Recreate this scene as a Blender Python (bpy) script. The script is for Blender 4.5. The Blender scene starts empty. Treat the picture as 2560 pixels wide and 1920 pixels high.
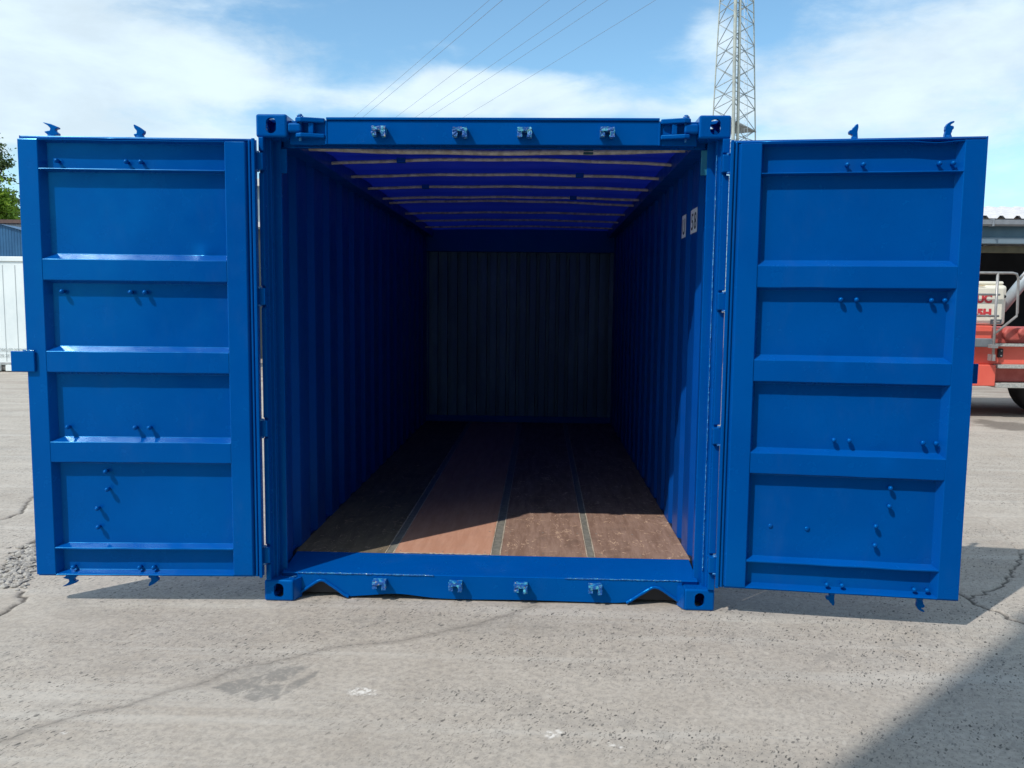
import bpy, bmesh, math, random
from mathutils import Vector, Matrix, noise
R = math.radians
rnd = random.Random(7)
scn = bpy.context.scene
col = scn.collection

# ------------------------------------------------------------ camera, light, exposure
cam = bpy.data.cameras.new('camera')
cam.sensor_width = 36.0; cam.sensor_fit = 'HORIZONTAL'
cam.lens = 28.56; cam.clip_start = 0.05; cam.clip_end = 3000
camo = bpy.data.objects.new('camera', cam); col.objects.link(camo)
yaw, pitch, roll = .0347, .0953, .011
Fw = Vector((-math.sin(yaw)*math.cos(pitch), math.cos(yaw)*math.cos(pitch), -math.sin(pitch)))
R0 = Vector((math.cos(yaw), math.sin(yaw), 0)); U0 = R0.cross(Fw)
Rt = R0*math.cos(roll)+U0*math.sin(roll); Up = U0*math.cos(roll)-R0*math.sin(roll)
camo.matrix_world = Matrix.Translation((.2689, -4.2538, 1.6155)) @ Matrix((Rt, Up, -Fw)).transposed().to_4x4()
scn.camera = camo
scn.render.resolution_x = 1024; scn.render.resolution_y = 768

SUN = Vector((.6, .575, -1.0)).normalized()
sd = bpy.data.lights.new('sun', 'SUN'); sd.energy = 3.5; sd.angle = R(0.53); sd.color = (1.0, .955, .89)
so = bpy.data.objects.new('sun', sd); col.objects.link(so)
so.rotation_euler = SUN.to_track_quat('-Z', 'Y').to_euler(); so.location = (-20, -20, 40)

def nn(nt, t, **kw):
    n = nt.nodes.new(t)
    for k, v in kw.items(): setattr(n, k, v)
    return n
def link(nt, a, b): nt.links.new(a, b)
def mth(nt, op, a, b=None, c=None, clamp=False):
    n = nt.nodes.new('ShaderNodeMath'); n.operation = op; n.use_clamp = clamp
    for i, x in enumerate((a, b, c)):
        if x is None: continue
        if isinstance(x, (int, float)): n.inputs[i].default_value = x
        else: nt.links.new(x, n.inputs[i])
    return n.outputs[0]
def vmt(nt, op, a, b=None):
    n = nt.nodes.new('ShaderNodeVectorMath'); n.operation = op
    for i, x in enumerate((a, b)):
        if x is None: continue
        if isinstance(x, (tuple, list)): n.inputs[i].default_value = x
        else: nt.links.new(x, n.inputs[i])
    return n
def mix(nt, f, a, b, blend='MIX'):
    n = nt.nodes.new('ShaderNodeMix'); n.data_type = 'RGBA'; n.blend_type = blend
    if isinstance(f, (int, float)): n.inputs[0].default_value = f
    else: nt.links.new(f, n.inputs[0])
    for i, x in ((6, a), (7, b)):
        if isinstance(x, (tuple, list)): n.inputs[i].default_value = (*x[:3], 1)
        else: nt.links.new(x, n.inputs[i])
    return n.outputs[2]
def rng(nt, v, a, b, c=0.0, d=1.0, smooth=True):
    n = nt.nodes.new('ShaderNodeMapRange'); n.interpolation_type = 'SMOOTHSTEP' if smooth else 'LINEAR'
    nt.links.new(v, n.inputs[0])
    for i, x in enumerate((a, b, c, d)): n.inputs[i+1].default_value = x
    return n.outputs[0]
def noi(nt, vec, scale, detail=5, rough=.55, dist=0.0):
    n = nt.nodes.new('ShaderNodeTexNoise')
    nt.links.new(vec, n.inputs['Vector'])
    n.inputs['Scale'].default_value = scale; n.inputs['Detail'].default_value = detail
    n.inputs['Roughness'].default_value = rough; n.inputs['Distortion'].default_value = dist
    return n.outputs[0]

w = bpy.data.worlds.new('World'); scn.world = w; w.use_nodes = True
nt = w.node_tree; nt.nodes.clear()
sky = nn(nt, 'ShaderNodeTexSky', sky_type='NISHITA'); sky.sun_disc = False
sky.sun_elevation = R(50.3); sky.sun_rotation = R(226.2); sky.air_density = 1.0; sky.dust_density = .6; sky.ozone_density = 1.2
tc = nn(nt, 'ShaderNodeTexCoord'); D = tc.outputs['Generated']
BL = [((-0.50, 0.55, 0.67), 2.6, 2.6, 1.0), ((-0.545, 0.796, 0.263), 5.32, 11.7, 1.0), ((-0.467, 0.851, 0.239), 6.75, 21.94, 0.55), ((-0.373, 0.893, 0.251), 8.78, 46.18, 0.55), ((-0.274, 0.918, 0.285), 19.5, 67.5, 0.3), ((-0.512, 0.84, 0.181), 4.18, 35.1, 0.35), ((-0.094, 0.962, 0.258), 13.5, 54.84, 1.0), ((-0.03, 0.969, 0.247), 8.78, 54.84, 0.9), ((-0.158, 0.96, 0.23), 11.7, 73.12, 0.6), ((0.083, 0.97, 0.227), 6.75, 79.77, 0.55), ((-0.103, 0.95, 0.295), 19.5, 97.5, 0.32), ((-0.279, 0.932, 0.229), 10.97, 79.77, 0.25), ((0.391, 0.886, 0.25), 5.32, 14.62, 0.95), ((0.185, 0.935, 0.303), 29.25, 29.25, 0.45), ((0.212, 0.938, 0.274), 29.25, 29.25, 0.4), ((0.461, 0.84, 0.285), 10.97, 19.5, 0.4), ((0.403, 0.895, 0.191), 4.18, 51.62, 0.3), ((0.233, 0.925, 0.3), 43.88, 43.88, -0.7), ((-0.014, 0.951, 0.308), 5.32, 25.07, -0.5), ((-0.436, 0.883, 0.175), 3.51, 58.5, 0.35), ((0.27, 0.938, 0.219), 8.78, 58.5, 0.3)]
warp = nt.nodes.new('ShaderNodeTexNoise'); link(nt, D, warp.inputs['Vector']); warp.inputs['Scale'].default_value = 9; warp.inputs['Detail'].default_value = 4
wv = vmt(nt, 'SUBTRACT', warp.outputs['Color'], (.5, .5, .5)); ws = vmt(nt, 'MULTIPLY', wv.outputs[0], (.07, .07, .03))
Dw = vmt(nt, 'ADD', D, ws.outputs[0]).outputs[0]
acc = None
for c, sx, sz, wt in BL:
    d = vmt(nt, 'SUBTRACT', Dw, c); s = vmt(nt, 'MULTIPLY', d.outputs[0], (sx, sx, sz))
    l = vmt(nt, 'LENGTH', s.outputs[0]).outputs['Value']
    g = mth(nt, 'MULTIPLY', mth(nt, 'EXPONENT', mth(nt, 'MULTIPLY', mth(nt, 'MULTIPLY', l, l), -1.0)), wt)
    acc = g if acc is None else mth(nt, 'ADD', acc, g)
st = vmt(nt, 'MULTIPLY', D, (1, 1, 2.6)).outputs[0]
n1 = noi(nt, st, 7.0, 10, .62, .4); n2 = noi(nt, st, 22, 7, .62, .25)
sep = nn(nt, 'ShaderNodeSeparateXYZ'); link(nt, D, sep.inputs[0])
haz = rng(nt, sep.outputs[2], .02, .26, .12, 0.0)
beh = mth(nt, 'ADD', rng(nt, sep.outputs[1], .3, -.2, 0.0, .35), rng(nt, sep.outputs[2], .38, .62, 0.0, .45))
tot = mth(nt, 'ADD', mth(nt, 'ADD', acc, haz), beh)
tot = mth(nt, 'ADD', tot, mth(nt, 'MULTIPLY', mth(nt, 'SUBTRACT', n1, .5), 1.25))
tot = mth(nt, 'ADD', tot, mth(nt, 'MULTIPLY', mth(nt, 'SUBTRACT', n2, .5), .6))
mask = rng(nt, tot, .02, 1.0, 0, .90)
skc = mix(nt, 1.0, sky.outputs[0], (.98, 1.28, 1.30), 'MULTIPLY')
shade = rng(nt, noi(nt, st, 7, 6, .6, .2), .3, .75, .92, 1.12)
gl = vmt(nt, 'LENGTH', vmt(nt, 'SUBTRACT', D, (-.50, .55, .67)).outputs[0]).outputs['Value']   # added cloud bank out of view, high left, brightened to light the door ledges
shade = mth(nt, 'MULTIPLY', shade, mth(nt, 'ADD', 1.0, mth(nt, 'MULTIPLY', rng(nt, gl, .05, .32, 1, 0), 2.0)))
cl = nn(nt, 'ShaderNodeCombineXYZ')
for i, v in enumerate((5.3, 6.25, 6.9)): link(nt, mth(nt, 'MULTIPLY', shade, v), cl.inputs[i])
cc = mix(nt, mask, skc, cl.outputs[0])
bg = nn(nt, 'ShaderNodeBackground'); bg.inputs[1].default_value = .15
wo = nn(nt, 'ShaderNodeOutputWorld'); link(nt, cc, bg.inputs[0]); link(nt, bg.outputs[0], wo.inputs[0])
vs = scn.view_settings; vs.view_transform = 'Standard'; vs.look = 'None'; vs.exposure = 0.0; vs.gamma = 1.0; vs.use_curve_mapping = False

# ------------------------------------------------------------ materials
def mat(name, rough=.5, spec=.5, metal=0.0, coat=0.0):
    m = bpy.data.materials.new(name); m.use_nodes = True
    b = m.node_tree.nodes['Principled BSDF']
    b.inputs['Roughness'].default_value = rough; b.inputs['Metallic'].default_value = metal
    b.inputs['Specular IOR Level'].default_value = spec; b.inputs['Coat Weight'].default_value = coat
    return m, m.node_tree, b
def bump(nt, b, h, strength, dist=.002):
    n = nn(nt, 'ShaderNodeBump'); n.inputs['Strength'].default_value = strength; n.inputs['Distance'].default_value = dist
    link(nt, h, n.inputs['Height']); link(nt, n.outputs[0], b.inputs['Normal']); return n
def gpos(nt): return nn(nt, 'ShaderNodeNewGeometry').outputs['Position']
def simple(name, c1, c2, scale=6, rough=.5, metal=0.0, spec=.5, bs=.15, bd=.002, lo=.35, hi=.65, stretch=(1, 1, 1)):
    m, nt, b = mat(name, rough, spec, metal)
    p = vmt(nt, 'MULTIPLY', gpos(nt), stretch).outputs[0]
    f = rng(nt, noi(nt, p, scale, 6, .6), lo, hi)
    link(nt, mix(nt, f, c1, c2), b.inputs['Base Color'])
    if bs: bump(nt, b, noi(nt, p, scale*4, 4, .6), bs, bd)
    return m
def blue_paint(name='blue_paint', rough=.20, orange=.12, c1=(.0, .071, .325), c2=(.0, .081, .355)):
    m, nt, b = mat(name, rough, .66)
    p = gpos(nt)
    f = rng(nt, noi(nt, p, 1.7, 5, .6), .3, .7)
    base = mix(nt, f, c1, c2)
    # thin dust film in blotches and tiny paint flaws
    dust = rng(nt, noi(nt, vmt(nt, 'MULTIPLY', p, (1, 1, .45)).outputs[0], 5.5, 8, .68), .50, .85, 0, .03)
    base = mix(nt, dust, base, (.22, .27, .33))
    spot = rng(nt, noi(nt, p, 190, 2, .5), .765, .80)
    spot = mth(nt, 'MULTIPLY', spot, rng(nt, noi(nt, p, 4, 3, .6), .55, .7))
    base = mix(nt, mth(nt, 'MULTIPLY', spot, .7), base, (.30, .42, .50))
    link(nt, base, b.inputs['Base Color'])
    rr = rng(nt, noi(nt, p, 8, 5, .6), .3, .7, rough-.06, rough+.09); link(nt, rr, b.inputs['Roughness'])
    h = mth(nt, 'ADD', mth(nt, 'MULTIPLY', noi(nt, p, 3.2, 2, .5), 1.0), mth(nt, 'MULTIPLY', noi(nt, p, 160, 3, .5), orange*.12))
    bump(nt, b, h, .35, .006)
    b.inputs['Specular Tint'].default_value = (.02, .5, .9, 1)
    return m
PAINT = blue_paint()
INNER = blue_paint('blue_paint_inner_shade', .38, .1, (.001, .052, .275), (.001, .060, .31))  # hull blue again, with interior shade and violet cast put into the colour
def worn_paint():
    m, nt, b = mat('chipped_blue_paint', .35, .5)
    p = gpos(nt)
    f = rng(nt, noi(nt, p, 40, 5, .7), .52, .58)
    f2 = rng(nt, noi(nt, p, 55, 4, .7), .61, .66)
    base = mix(nt, f, (.002, .10, .40), (.08, .45, .62))
    base = mix(nt, f2, base, (.62, .56, .24))
    base = mix(nt, rng(nt, noi(nt, p, 130, 3, .6), .64, .68), base, (.10, .06, .03))
    link(nt, base, b.inputs['Base Color']); bump(nt, b, noi(nt, p, 90, 4, .7), .9, .006)
    return m
WORN = worn_paint()
def weld_paint():
    m, nt, b = mat('weld_bead_paint', .12, .8)
    p = gpos(nt)
    link(nt, mix(nt, rng(nt, noi(nt, p, 110, 3, .6), .45, .6), (.002, .10, .42), (.05, .30, .60)), b.inputs['Base Color'])
    bump(nt, b, noi(nt, p, 120, 3, .6), 1.0, .008); return m
WELD = weld_paint()
GREYBLUE = simple('rear_wall_paint', (.08, .18, .27), (.14, .27, .36), 3, .55, lo=.4, hi=.7, stretch=(1, 1, .4))
TARP, tnt, tb = mat('tarpaulin_vinyl', .45, .3)
tf = rng(tnt, noi(tnt, gpos(tnt), 2.2, 5, .6), .3, .7)
tcol = mix(tnt, tf, (.010, .035, .60), (.016, .05, .72))
link(tnt, tcol, tb.inputs['Base Color'])
ttr = nn(tnt, 'ShaderNodeBsdfTranslucent'); link(tnt, tcol, ttr.inputs['Color'])
tmx = nn(tnt, 'ShaderNodeMixShader'); tmx.inputs[0].default_value = .05
link(tnt, tb.outputs[0], tmx.inputs[1]); link(tnt, ttr.outputs[0], tmx.inputs[2]); link(tnt, tmx.outputs[0], tnt.nodes['Material Output'].inputs[0])
BOW = simple('galvanised_bow', (.70, .65, .50), (.40, .35, .26), 22, .6, bs=.3, lo=.35, hi=.7)
RUBBER = simple('black_rubber', (.012, .014, .02), (.02, .022, .03), 8, .6)
DARKHOLE = simple('casting_inside', (.01, .012, .02), (.03, .03, .04), 20, .7)

def wood(name, c1, c2, c3, scratch=.5):
    m, nt, b = mat(name, .75, .05)
    p = gpos(nt)
    q = vmt(nt, 'MULTIPLY', p, (9, 1.1, 1)).outputs[0]
    f = rng(nt, noi(nt, q, 3.0, 7, .65), .32, .68)
    base = mix(nt, f, c1, c2)
    base = mix(nt, rng(nt, noi(nt, p, 5, 6, .7), .50, .72, 0, .55), base, c3)
    # scratched varnish: thin curved light marks
    n = noi(nt, vmt(nt, 'MULTIPLY', p, (1.6, 1, 1)).outputs[0], 5.2, 3, .5, 1.2)
    line = rng(nt, mth(nt, 'ABSOLUTE', mth(nt, 'SUBTRACT', n, .5)), .0, .020, 1, 0)
    gate = rng(nt, noi(nt, p, 7, 5, .7), .47, .54)
    grit = rng(nt, noi(nt, p, 60, 4, .7), .42, .55)
    dab = rng(nt, noi(nt, vmt(nt, 'MULTIPLY', p, (1, 2.6, 1)).outputs[0], 26, 5, .75), .60, .68)
    dab = mth(nt, 'MULTIPLY', dab, rng(nt, noi(nt, p, 3.1, 3, .6), .46, .60))
    base = mix(nt, mth(nt, 'MULTIPLY', dab, .75*scratch), base, (.50, .33, .22))
    sc = mth(nt, 'MULTIPLY', mth(nt, 'MULTIPLY', line, gate), mth(nt, 'MULTIPLY', grit, scratch))
    base = mix(nt, sc, base, (.64, .44, .30))
    link(nt, base, b.inputs['Base Color']); bump(nt, b, noi(nt, q, 12, 5, .6), .25, .002)
    return m
BOARD_DARK = wood('worn_dark_plywood', (.22, .135, .10), (.32, .21, .16), (.15, .10, .08), 1.0)
BOARD_LIGHT = wood('new_plywood', (.46, .235, .155), (.53, .29, .20), (.42, .24, .17), .12)
BOARD_OLD = wood('old_plywood', (.15, .12, .085), (.21, .165, .115), (.10, .08, .06), .6)
STRIP = simple('steel_floor_strip', (.16, .155, .13), (.23, .22, .185), 30, .6, metal=.0)
SEAL = simple('floor_sealant', (.50, .42, .33), (.34, .27, .2), 60, .8)

WHITE_INK = simple('white_marking', (.90, .92, .92), (.84, .87, .88), 40, .5)
BLACK_INK = simple('black_marking', (.008, .009, .02), (.012, .012, .025), 40, .5)

# ------------------------------------------------------------ mesh helpers
class MB:
    def __init__(s, f=None): s.bm = bmesh.new(); s.f = f
    def v(s, p): return s.bm.verts.new(s.f(*p) if s.f else p)
    def box(s, x0, x1, y0, y1, z0, z1, sub=None):
        vs = [s.v((x, y, z)) for x in (x0, x1) for y in (y0, y1) for z in (z0, z1)]
        for a in ((0, 1, 3, 2), (4, 6, 7, 5), (0, 4, 5, 1), (2, 3, 7, 6), (0, 2, 6, 4), (1, 5, 7, 3)):
            s.bm.faces.new([vs[i] for i in a])
        return s
    def prism(s, pts, axis, a, b):
        """pts 2-D outline; axis = extrusion axis; other two axes in order"""
        def mk(p, t):
            return {'x': (t, p[0], p[1]), 'y': (p[0], t, p[1]), 'z': (p[0], p[1], t)}[axis]
        A = [s.v(mk(p, a)) for p in pts]; B = [s.v(mk(p, b)) for p in pts]
        n = len(pts)
        for i in range(n): s.bm.faces.new((A[i], A[(i+1) % n], B[(i+1) % n], B[i]))
        s.bm.faces.new(A); s.bm.faces.new(B[::-1]); return s
    def tube(s, pts, r, seg=10, flat=1.0, caps=True):
        pts = [Vector(s.f(*p)) if s.f else Vector(p) for p in pts]; rings = []
        rr = r if isinstance(r, (list, tuple)) else [r]*len(pts)
        for i, p in enumerate(pts):
            t = (pts[min(i+1, len(pts)-1)]-pts[max(i-1, 0)]).normalized()
            ref = Vector((0, 0, 1)) if abs(t.z) < .9 else Vector((0, 1, 0))
            a = t.cross(ref).normalized(); b = a.cross(t)
            rings.append([s.bm.verts.new(p+(a*math.cos(k*2*math.pi/seg)+b*math.sin(k*2*math.pi/seg)*flat)*rr[i]) for k in range(seg)])
        for i in range(len(rings)-1):
            for k in range(seg): s.bm.faces.new((rings[i][k], rings[i][(k+1) % seg], rings[i+1][(k+1) % seg], rings[i+1][k]))
        if caps: s.bm.faces.new(rings[0]); s.bm.faces.new(rings[-1][::-1])
        return s
    def lathe(s, prof, axis, o, seg=14):
        """prof = (r, t) along axis from o"""
        rings = []
        for r, t in prof:
            ring = []
            for k in range(seg):
                c, q = math.cos(k*2*math.pi/seg)*r, math.sin(k*2*math.pi/seg)*r
                d = {'x': (t, c, q), 'y': (c, t, q), 'z': (c, q, t)}[axis]
                ring.append(s.v((o[0]+d[0], o[1]+d[1], o[2]+d[2])))
            rings.append(ring)
        for i in range(len(rings)-1):
            for k in range(seg): s.bm.faces.new((rings[i][k], rings[i][(k+1) % seg], rings[i+1][(k+1) % seg], rings[i+1][k]))
        s.bm.faces.new(rings[0]); s.bm.faces.new(rings[-1][::-1]); return s
    def quad(s, *p):
        s.bm.faces.new([s.v(q) for q in p]); return s
    def build(s, name, m, parent=None, bevel=0.0, smooth=False, seg=2, recalc=True):
        if recalc: bmesh.ops.recalc_face_normals(s.bm, faces=s.bm.faces)
        me = bpy.data.meshes.new(name); s.bm.to_mesh(me); s.bm.free()
        if smooth:
            for p in me.polygons: p.use_smooth = True
        me.materials.append(m)
        o = bpy.data.objects.new(name, me); col.objects.link(o)
        if parent: adopt(o, parent)
        if bevel:
            bv = o.modifiers.new('bevel', 'BEVEL'); bv.width = bevel; bv.segments = seg; bv.limit_method = 'ANGLE'; bv.angle_limit = R(35)
        return o
def world_of(p):
    t = Vector((0, 0, 0))
    while p: t += p.location; p = p.parent
    return t
def adopt(o, parent):
    o.parent = parent; o.matrix_parent_inverse = Matrix.Translation(-world_of2(parent))
def world_of2(p):
    if p.parent is None: return Vector(p.location)
    return p['_w'] and Vector(p['_w']) if '_w' in p else (p.matrix_parent_inverse @ Vector(p.location)) + world_of2(p.parent)
def tag(o, label=None, cat=None, group=None, kind=None):
    if label: o['label'] = label
    if cat: o['category'] = cat
    if group: o['group'] = group
    if kind: o['kind'] = kind
    return o
def thing(name, loc, label, cat, group=None):
    o = bpy.data.objects.new(name, None); o.location = loc; o.empty_display_size = .2; col.objects.link(o)
    return tag(o, label, cat, group)
def inst(src, name, loc, parent, rotz=0):
    o = src.copy(); o.name = name; col.objects.link(o); o.location = loc; o.rotation_euler = (0, 0, rotz)
    adopt(o, parent); return o
def text_mesh(txt, size, M, m, parent, name='lettering', ext=.0015, bold=.0, sx=1.0, align='LEFT', space=1.0):
    cu = bpy.data.curves.new(name, 'FONT'); cu.body = txt; cu.size = size; cu.extrude = ext; cu.offset = bold; cu.align_x = align; cu.space_character = space
    o = bpy.data.objects.new(name, cu); col.objects.link(o)
    dg = bpy.context.evaluated_depsgraph_get(); me = bpy.data.meshes.new_from_object(o.evaluated_get(dg))
    bpy.data.objects.remove(o); bpy.data.curves.remove(cu)
    me.transform(Matrix.Diagonal((sx, 1, 1, 1))); me.transform(M); me.materials.clear(); me.materials.append(m)
    ob = bpy.data.objects.new(name, me); col.objects.link(ob); adopt(ob, parent); return ob
def boolean(o, cutters):
    for c in cutters:
        md = o.modifiers.new('b', 'BOOLEAN'); md.operation = 'DIFFERENCE'; md.object = c; md.solver = 'EXACT'
    dg = bpy.context.evaluated_depsgraph_get(); me = bpy.data.meshes.new_from_object(o.evaluated_get(dg))
    o.modifiers.clear(); o.data = me
    for c in cutters: bpy.data.objects.remove(c)

# ------------------------------------------------------------ GROUND (one sheet, fine near the container)
LINES = {
 'long': ([(-2.0, -1.75), (-1.698, -1.471), (-1.609, -1.35), (-1.548, -1.285), (-1.483, -1.236), (-1.371, -1.183), (-1.282, -1.069), (-1.17, -0.99), (-1.078, -0.841), (-0.922, -0.749), (-0.819, -0.669), (-0.652, -0.556), (-0.525, -0.527), (-0.367, -0.471), (-0.265, -0.394), (-0.047, -0.263), (0.138, -0.094), (.4, .2)], .011, .55),
 'c4': ([(2.55, .5), (2.7, 0.353), (2.709, 0.302), (2.715, 0.179), (2.736, 0.122), (2.78, -.02), (2.86, -.2)], .011, 1.1),
 'c5': ([(2.709, .302), (2.801, 0.359), (2.894, 0.431), (2.998, 0.505), (3.191, 0.733), (3.371, 0.964), (3.531, 1.196)], .009, 1.0),
 'c6': ([(3.833, 2.201), (3.713, 1.954), (3.697, 1.732), (3.601, 1.48), (3.525, 1.196)], .007, .6),
 'c1': ([(-3.768, 1.475), (-3.72, 1.51), (-3.688, 1.572), (-3.68, 1.69), (-3.763, 1.856), (-3.874, 2.11), (-3.95, 2.4)], .012, 1.1),
 'c2': ([(-2.76, -.1), (-2.805, 0.08), (-2.866, 0.251), (-2.931, 0.404), (-3.011, 0.584), (-3.054, 0.729), (-3.119, 0.954), (-3.152, 1.103)], .020, 1.2),
 'c3': ([(-2.49, -.5), (-2.511, -0.346), (-2.506, -0.281), (-2.514, -0.192), (-2.52, -0.064), (-2.60, 0.06)], .011, 1.2)}
PATCH = [[(-1.089, -1.006), (-1.04, -0.939), (-0.93, -0.878), (-0.901, -0.964), (-0.974, -1.061), (-1.039, -1.045)], [(-0.924, -0.866), (-0.859, -0.781), (-0.752, -0.787), (-0.803, -0.925), (-0.888, -0.941)], [(-0.944, -1.09), (-0.913, -0.986), (-0.806, -0.947), (-0.796, -1.041), (-0.867, -1.115)], [(-0.786, -0.946), (-0.691, -0.818), (-0.686, -0.874), (-0.802, -1.111), (-0.818, -1.093), (-0.777, -1.009)]]
WHITEP = [[(-0.525, -0.994), (-0.471, -0.97), (-0.399, -0.987), (-0.395, -1.028), (-0.474, -1.047), (-0.51, -1.035)],
          [(.30, -1.30), (.36, -1.27), (.37, -1.30), (.33, -1.34)], [(.52, -1.36), (.56, -1.36), (.61, -1.39), (.60, -1.40), (.55, -1.38)], [(-1.52, -1.40), (-1.50, -1.385), (-1.49, -1.40), (-1.51, -1.415)]]
def segd(px, py, a, b):
    dx, dy = b[0]-a[0], b[1]-a[1]; t = max(0, min(1, ((px-a[0])*dx+(py-a[1])*dy)/(dx*dx+dy*dy)))
    return math.hypot(px-a[0]-t*dx, py-a[1]-t*dy)
def inpoly(x, y, P):
    c = False; j = len(P)-1
    for i in range(len(P)):
        if (P[i][1] > y) != (P[j][1] > y) and x < (P[j][0]-P[i][0])*(y-P[i][1])/(P[j][1]-P[i][1])+P[i][0]: c = not c
        j = i
    return c
def axis_coords(lo, hi, step, far):
    a = [lo+i*step for i in range(int((hi-lo)/step)+1)]
    s = step; t = a[-1]; out = list(a)
    while t < far: s *= 1.28; t += s; out.append(t)
    s = step; t = a[0]
    while t > -far: s *= 1.28; t -= s; out.insert(0, t)
    return out
GX = axis_coords(-4.1, 4.0, .0135, 900); GY = axis_coords(-2.6, 2.0, .0135, 900)
nx, ny = len(GX), len(GY)
import numpy as np
crack = np.zeros((ny, nx), dtype=np.float32); patch = crack.copy(); whit = crack.copy(); rub = crack.copy()
ax = np.array(GX); ay = np.array(GY); MX, MY = np.meshgrid(ax, ay)
jit = np.random.RandomState(3)
for k, (pts, wd, st_) in LINES.items():
    # roughen the polyline
    q = [pts[0]]
    for a, b in zip(pts[:-1], pts[1:]):
        L = math.hypot(b[0]-a[0], b[1]-a[1]); n = max(1, int(L/.035))
        for i in range(1, n+1):
            amp = (.010 if k == 'long' else .022) if i < n else 0
            q.append((a[0]+(b[0]-a[0])*i/n+rnd.uniform(-amp, amp), a[1]+(b[1]-a[1])*i/n+rnd.uniform(-amp, amp)))
    xs = [p[0] for p in q]; ys = [p[1] for p in q]
    ix = np.where((ax > min(xs)-.1) & (ax < max(xs)+.1))[0]; iy = np.where((ay > min(ys)-.1) & (ay < max(ys)+.1))[0]
    sx_, sy_ = MX[np.ix_(iy, ix)], MY[np.ix_(iy, ix)]; dist = np.full(sx_.shape, 9.0)
    for a, b in zip(q[:-1], q[1:]):
        dx, dy = b[0]-a[0], b[1]-a[1]; L2 = dx*dx+dy*dy+1e-9
        t = np.clip(((sx_-a[0])*dx+(sy_-a[1])*dy)/L2, 0, 1)
        dist = np.minimum(dist, np.hypot(sx_-a[0]-t*dx, sy_-a[1]-t*dy))
    val = st_*np.exp(-(dist/wd)**2)
    if k == 'long': val = np.maximum(val, .38*np.exp(-(dist/.05)**2))
    crack[np.ix_(iy, ix)] = np.maximum(crack[np.ix_(iy, ix)], val)
for lst, arr in ((PATCH, patch), (WHITEP, whit)):
    for P_ in lst:
        xs = [p[0] for p in P_]; ys = [p[1] for p in P_]
        for i in np.where((ay > min(ys)-.02) & (ay < max(ys)+.02))[0]:
            for j in np.where((ax > min(xs)-.02) & (ax < max(xs)+.02))[0]:
                if inpoly(ax[j]+rnd.uniform(-.006, .006), ay[i]+rnd.uniform(-.006, .006), P_): arr[i, j] = 1
patch = np.maximum(patch, (.28*np.exp(-(((MX+.95)/.22)**2+((MY+.86)/.10)**2))).astype(np.float32))
patch = np.maximum(patch, (.35*np.exp(-(((MX-.05)/.55)**2+((MY+.28)/.12)**2))).astype(np.float32))
rub = np.exp(-(((MX+2.86)/.13)**2+((MY-.45)/.42)**2)).astype(np.float32)
hz = np.zeros((ny, nx)); hz -= np.clip(crack, 0, 1)*np.where((MX < -2) | (MX > 2), .012, .003); hz -= patch*.003
hz = np.where((np.abs(MX) > 7) | (np.abs(MY) > 7), 0, hz)
co = np.stack([MX, MY, hz], -1).reshape(-1, 3).astype(np.float32)
idx = np.arange(nx*ny).reshape(ny, nx)
quads = np.stack([idx[:-1, :-1], idx[:-1, 1:], idx[1:, 1:], idx[1:, :-1]], -1).reshape(-1, 4)
me = bpy.data.meshes.new('ground'); nf = len(quads)
me.vertices.add(nx*ny); me.vertices.foreach_set('co', co.ravel())
me.loops.add(nf*4); me.loops.foreach_set('vertex_index', quads.ravel().astype(np.int32))
me.polygons.add(nf); me.polygons.foreach_set('loop_start', (np.arange(nf)*4).astype(np.int32)); me.polygons.foreach_set('loop_total', np.full(nf, 4, dtype=np.int32))
me.update(); me.validate()
for nm, arr in (('crack', crack), ('patch', patch), ('white', whit), ('rubble', rub)):
    at = me.attributes.new(nm, 'FLOAT', 'POINT'); at.data.foreach_set('value', arr.ravel().astype(np.float32))
ground = bpy.data.objects.new('ground', me); col.objects.link(ground)
tag(ground, 'pale weathered concrete yard with exposed aggregate, cracks and stains', kind='structure')
m, nt, b = mat('weathered_concrete', .85, .25); me.materials.append(m)
def attr(nt, n): a = nn(nt, 'ShaderNodeAttribute'); a.attribute_name = n; return a.outputs['Fac']
p = gpos(nt)
big = rng(nt, noi(nt, p, .55, 6, .6), .3, .7); mid = rng(nt, noi(nt, p, 3.0, 8, .68), .28, .72); fine = noi(nt, p, 55, 6, .7)
base = mix(nt, big, (.375, .322, .268), (.455, .40, .34))
base = mix(nt, rng(nt, noi(nt, vmt(nt, 'MULTIPLY', p, (.5, 1.5, 1)).outputs[0], 2.2, 8, .7, .4), .46, .74, 0, .55), base, (.315, .29, .262))
base = mix(nt, mth(nt, 'MULTIPLY', mid, .40), base, (.58, .525, .46))
base = mix(nt, rng(nt, noi(nt, p, 34, 8, .78), .36, .60, .55, 0), base, (.235, .215, .195))
base = mix(nt, rng(nt, noi(nt, p, 1.3, 7, .7, .5), .56, .72, 0, .35), base, (.37, .305, .24))
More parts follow.
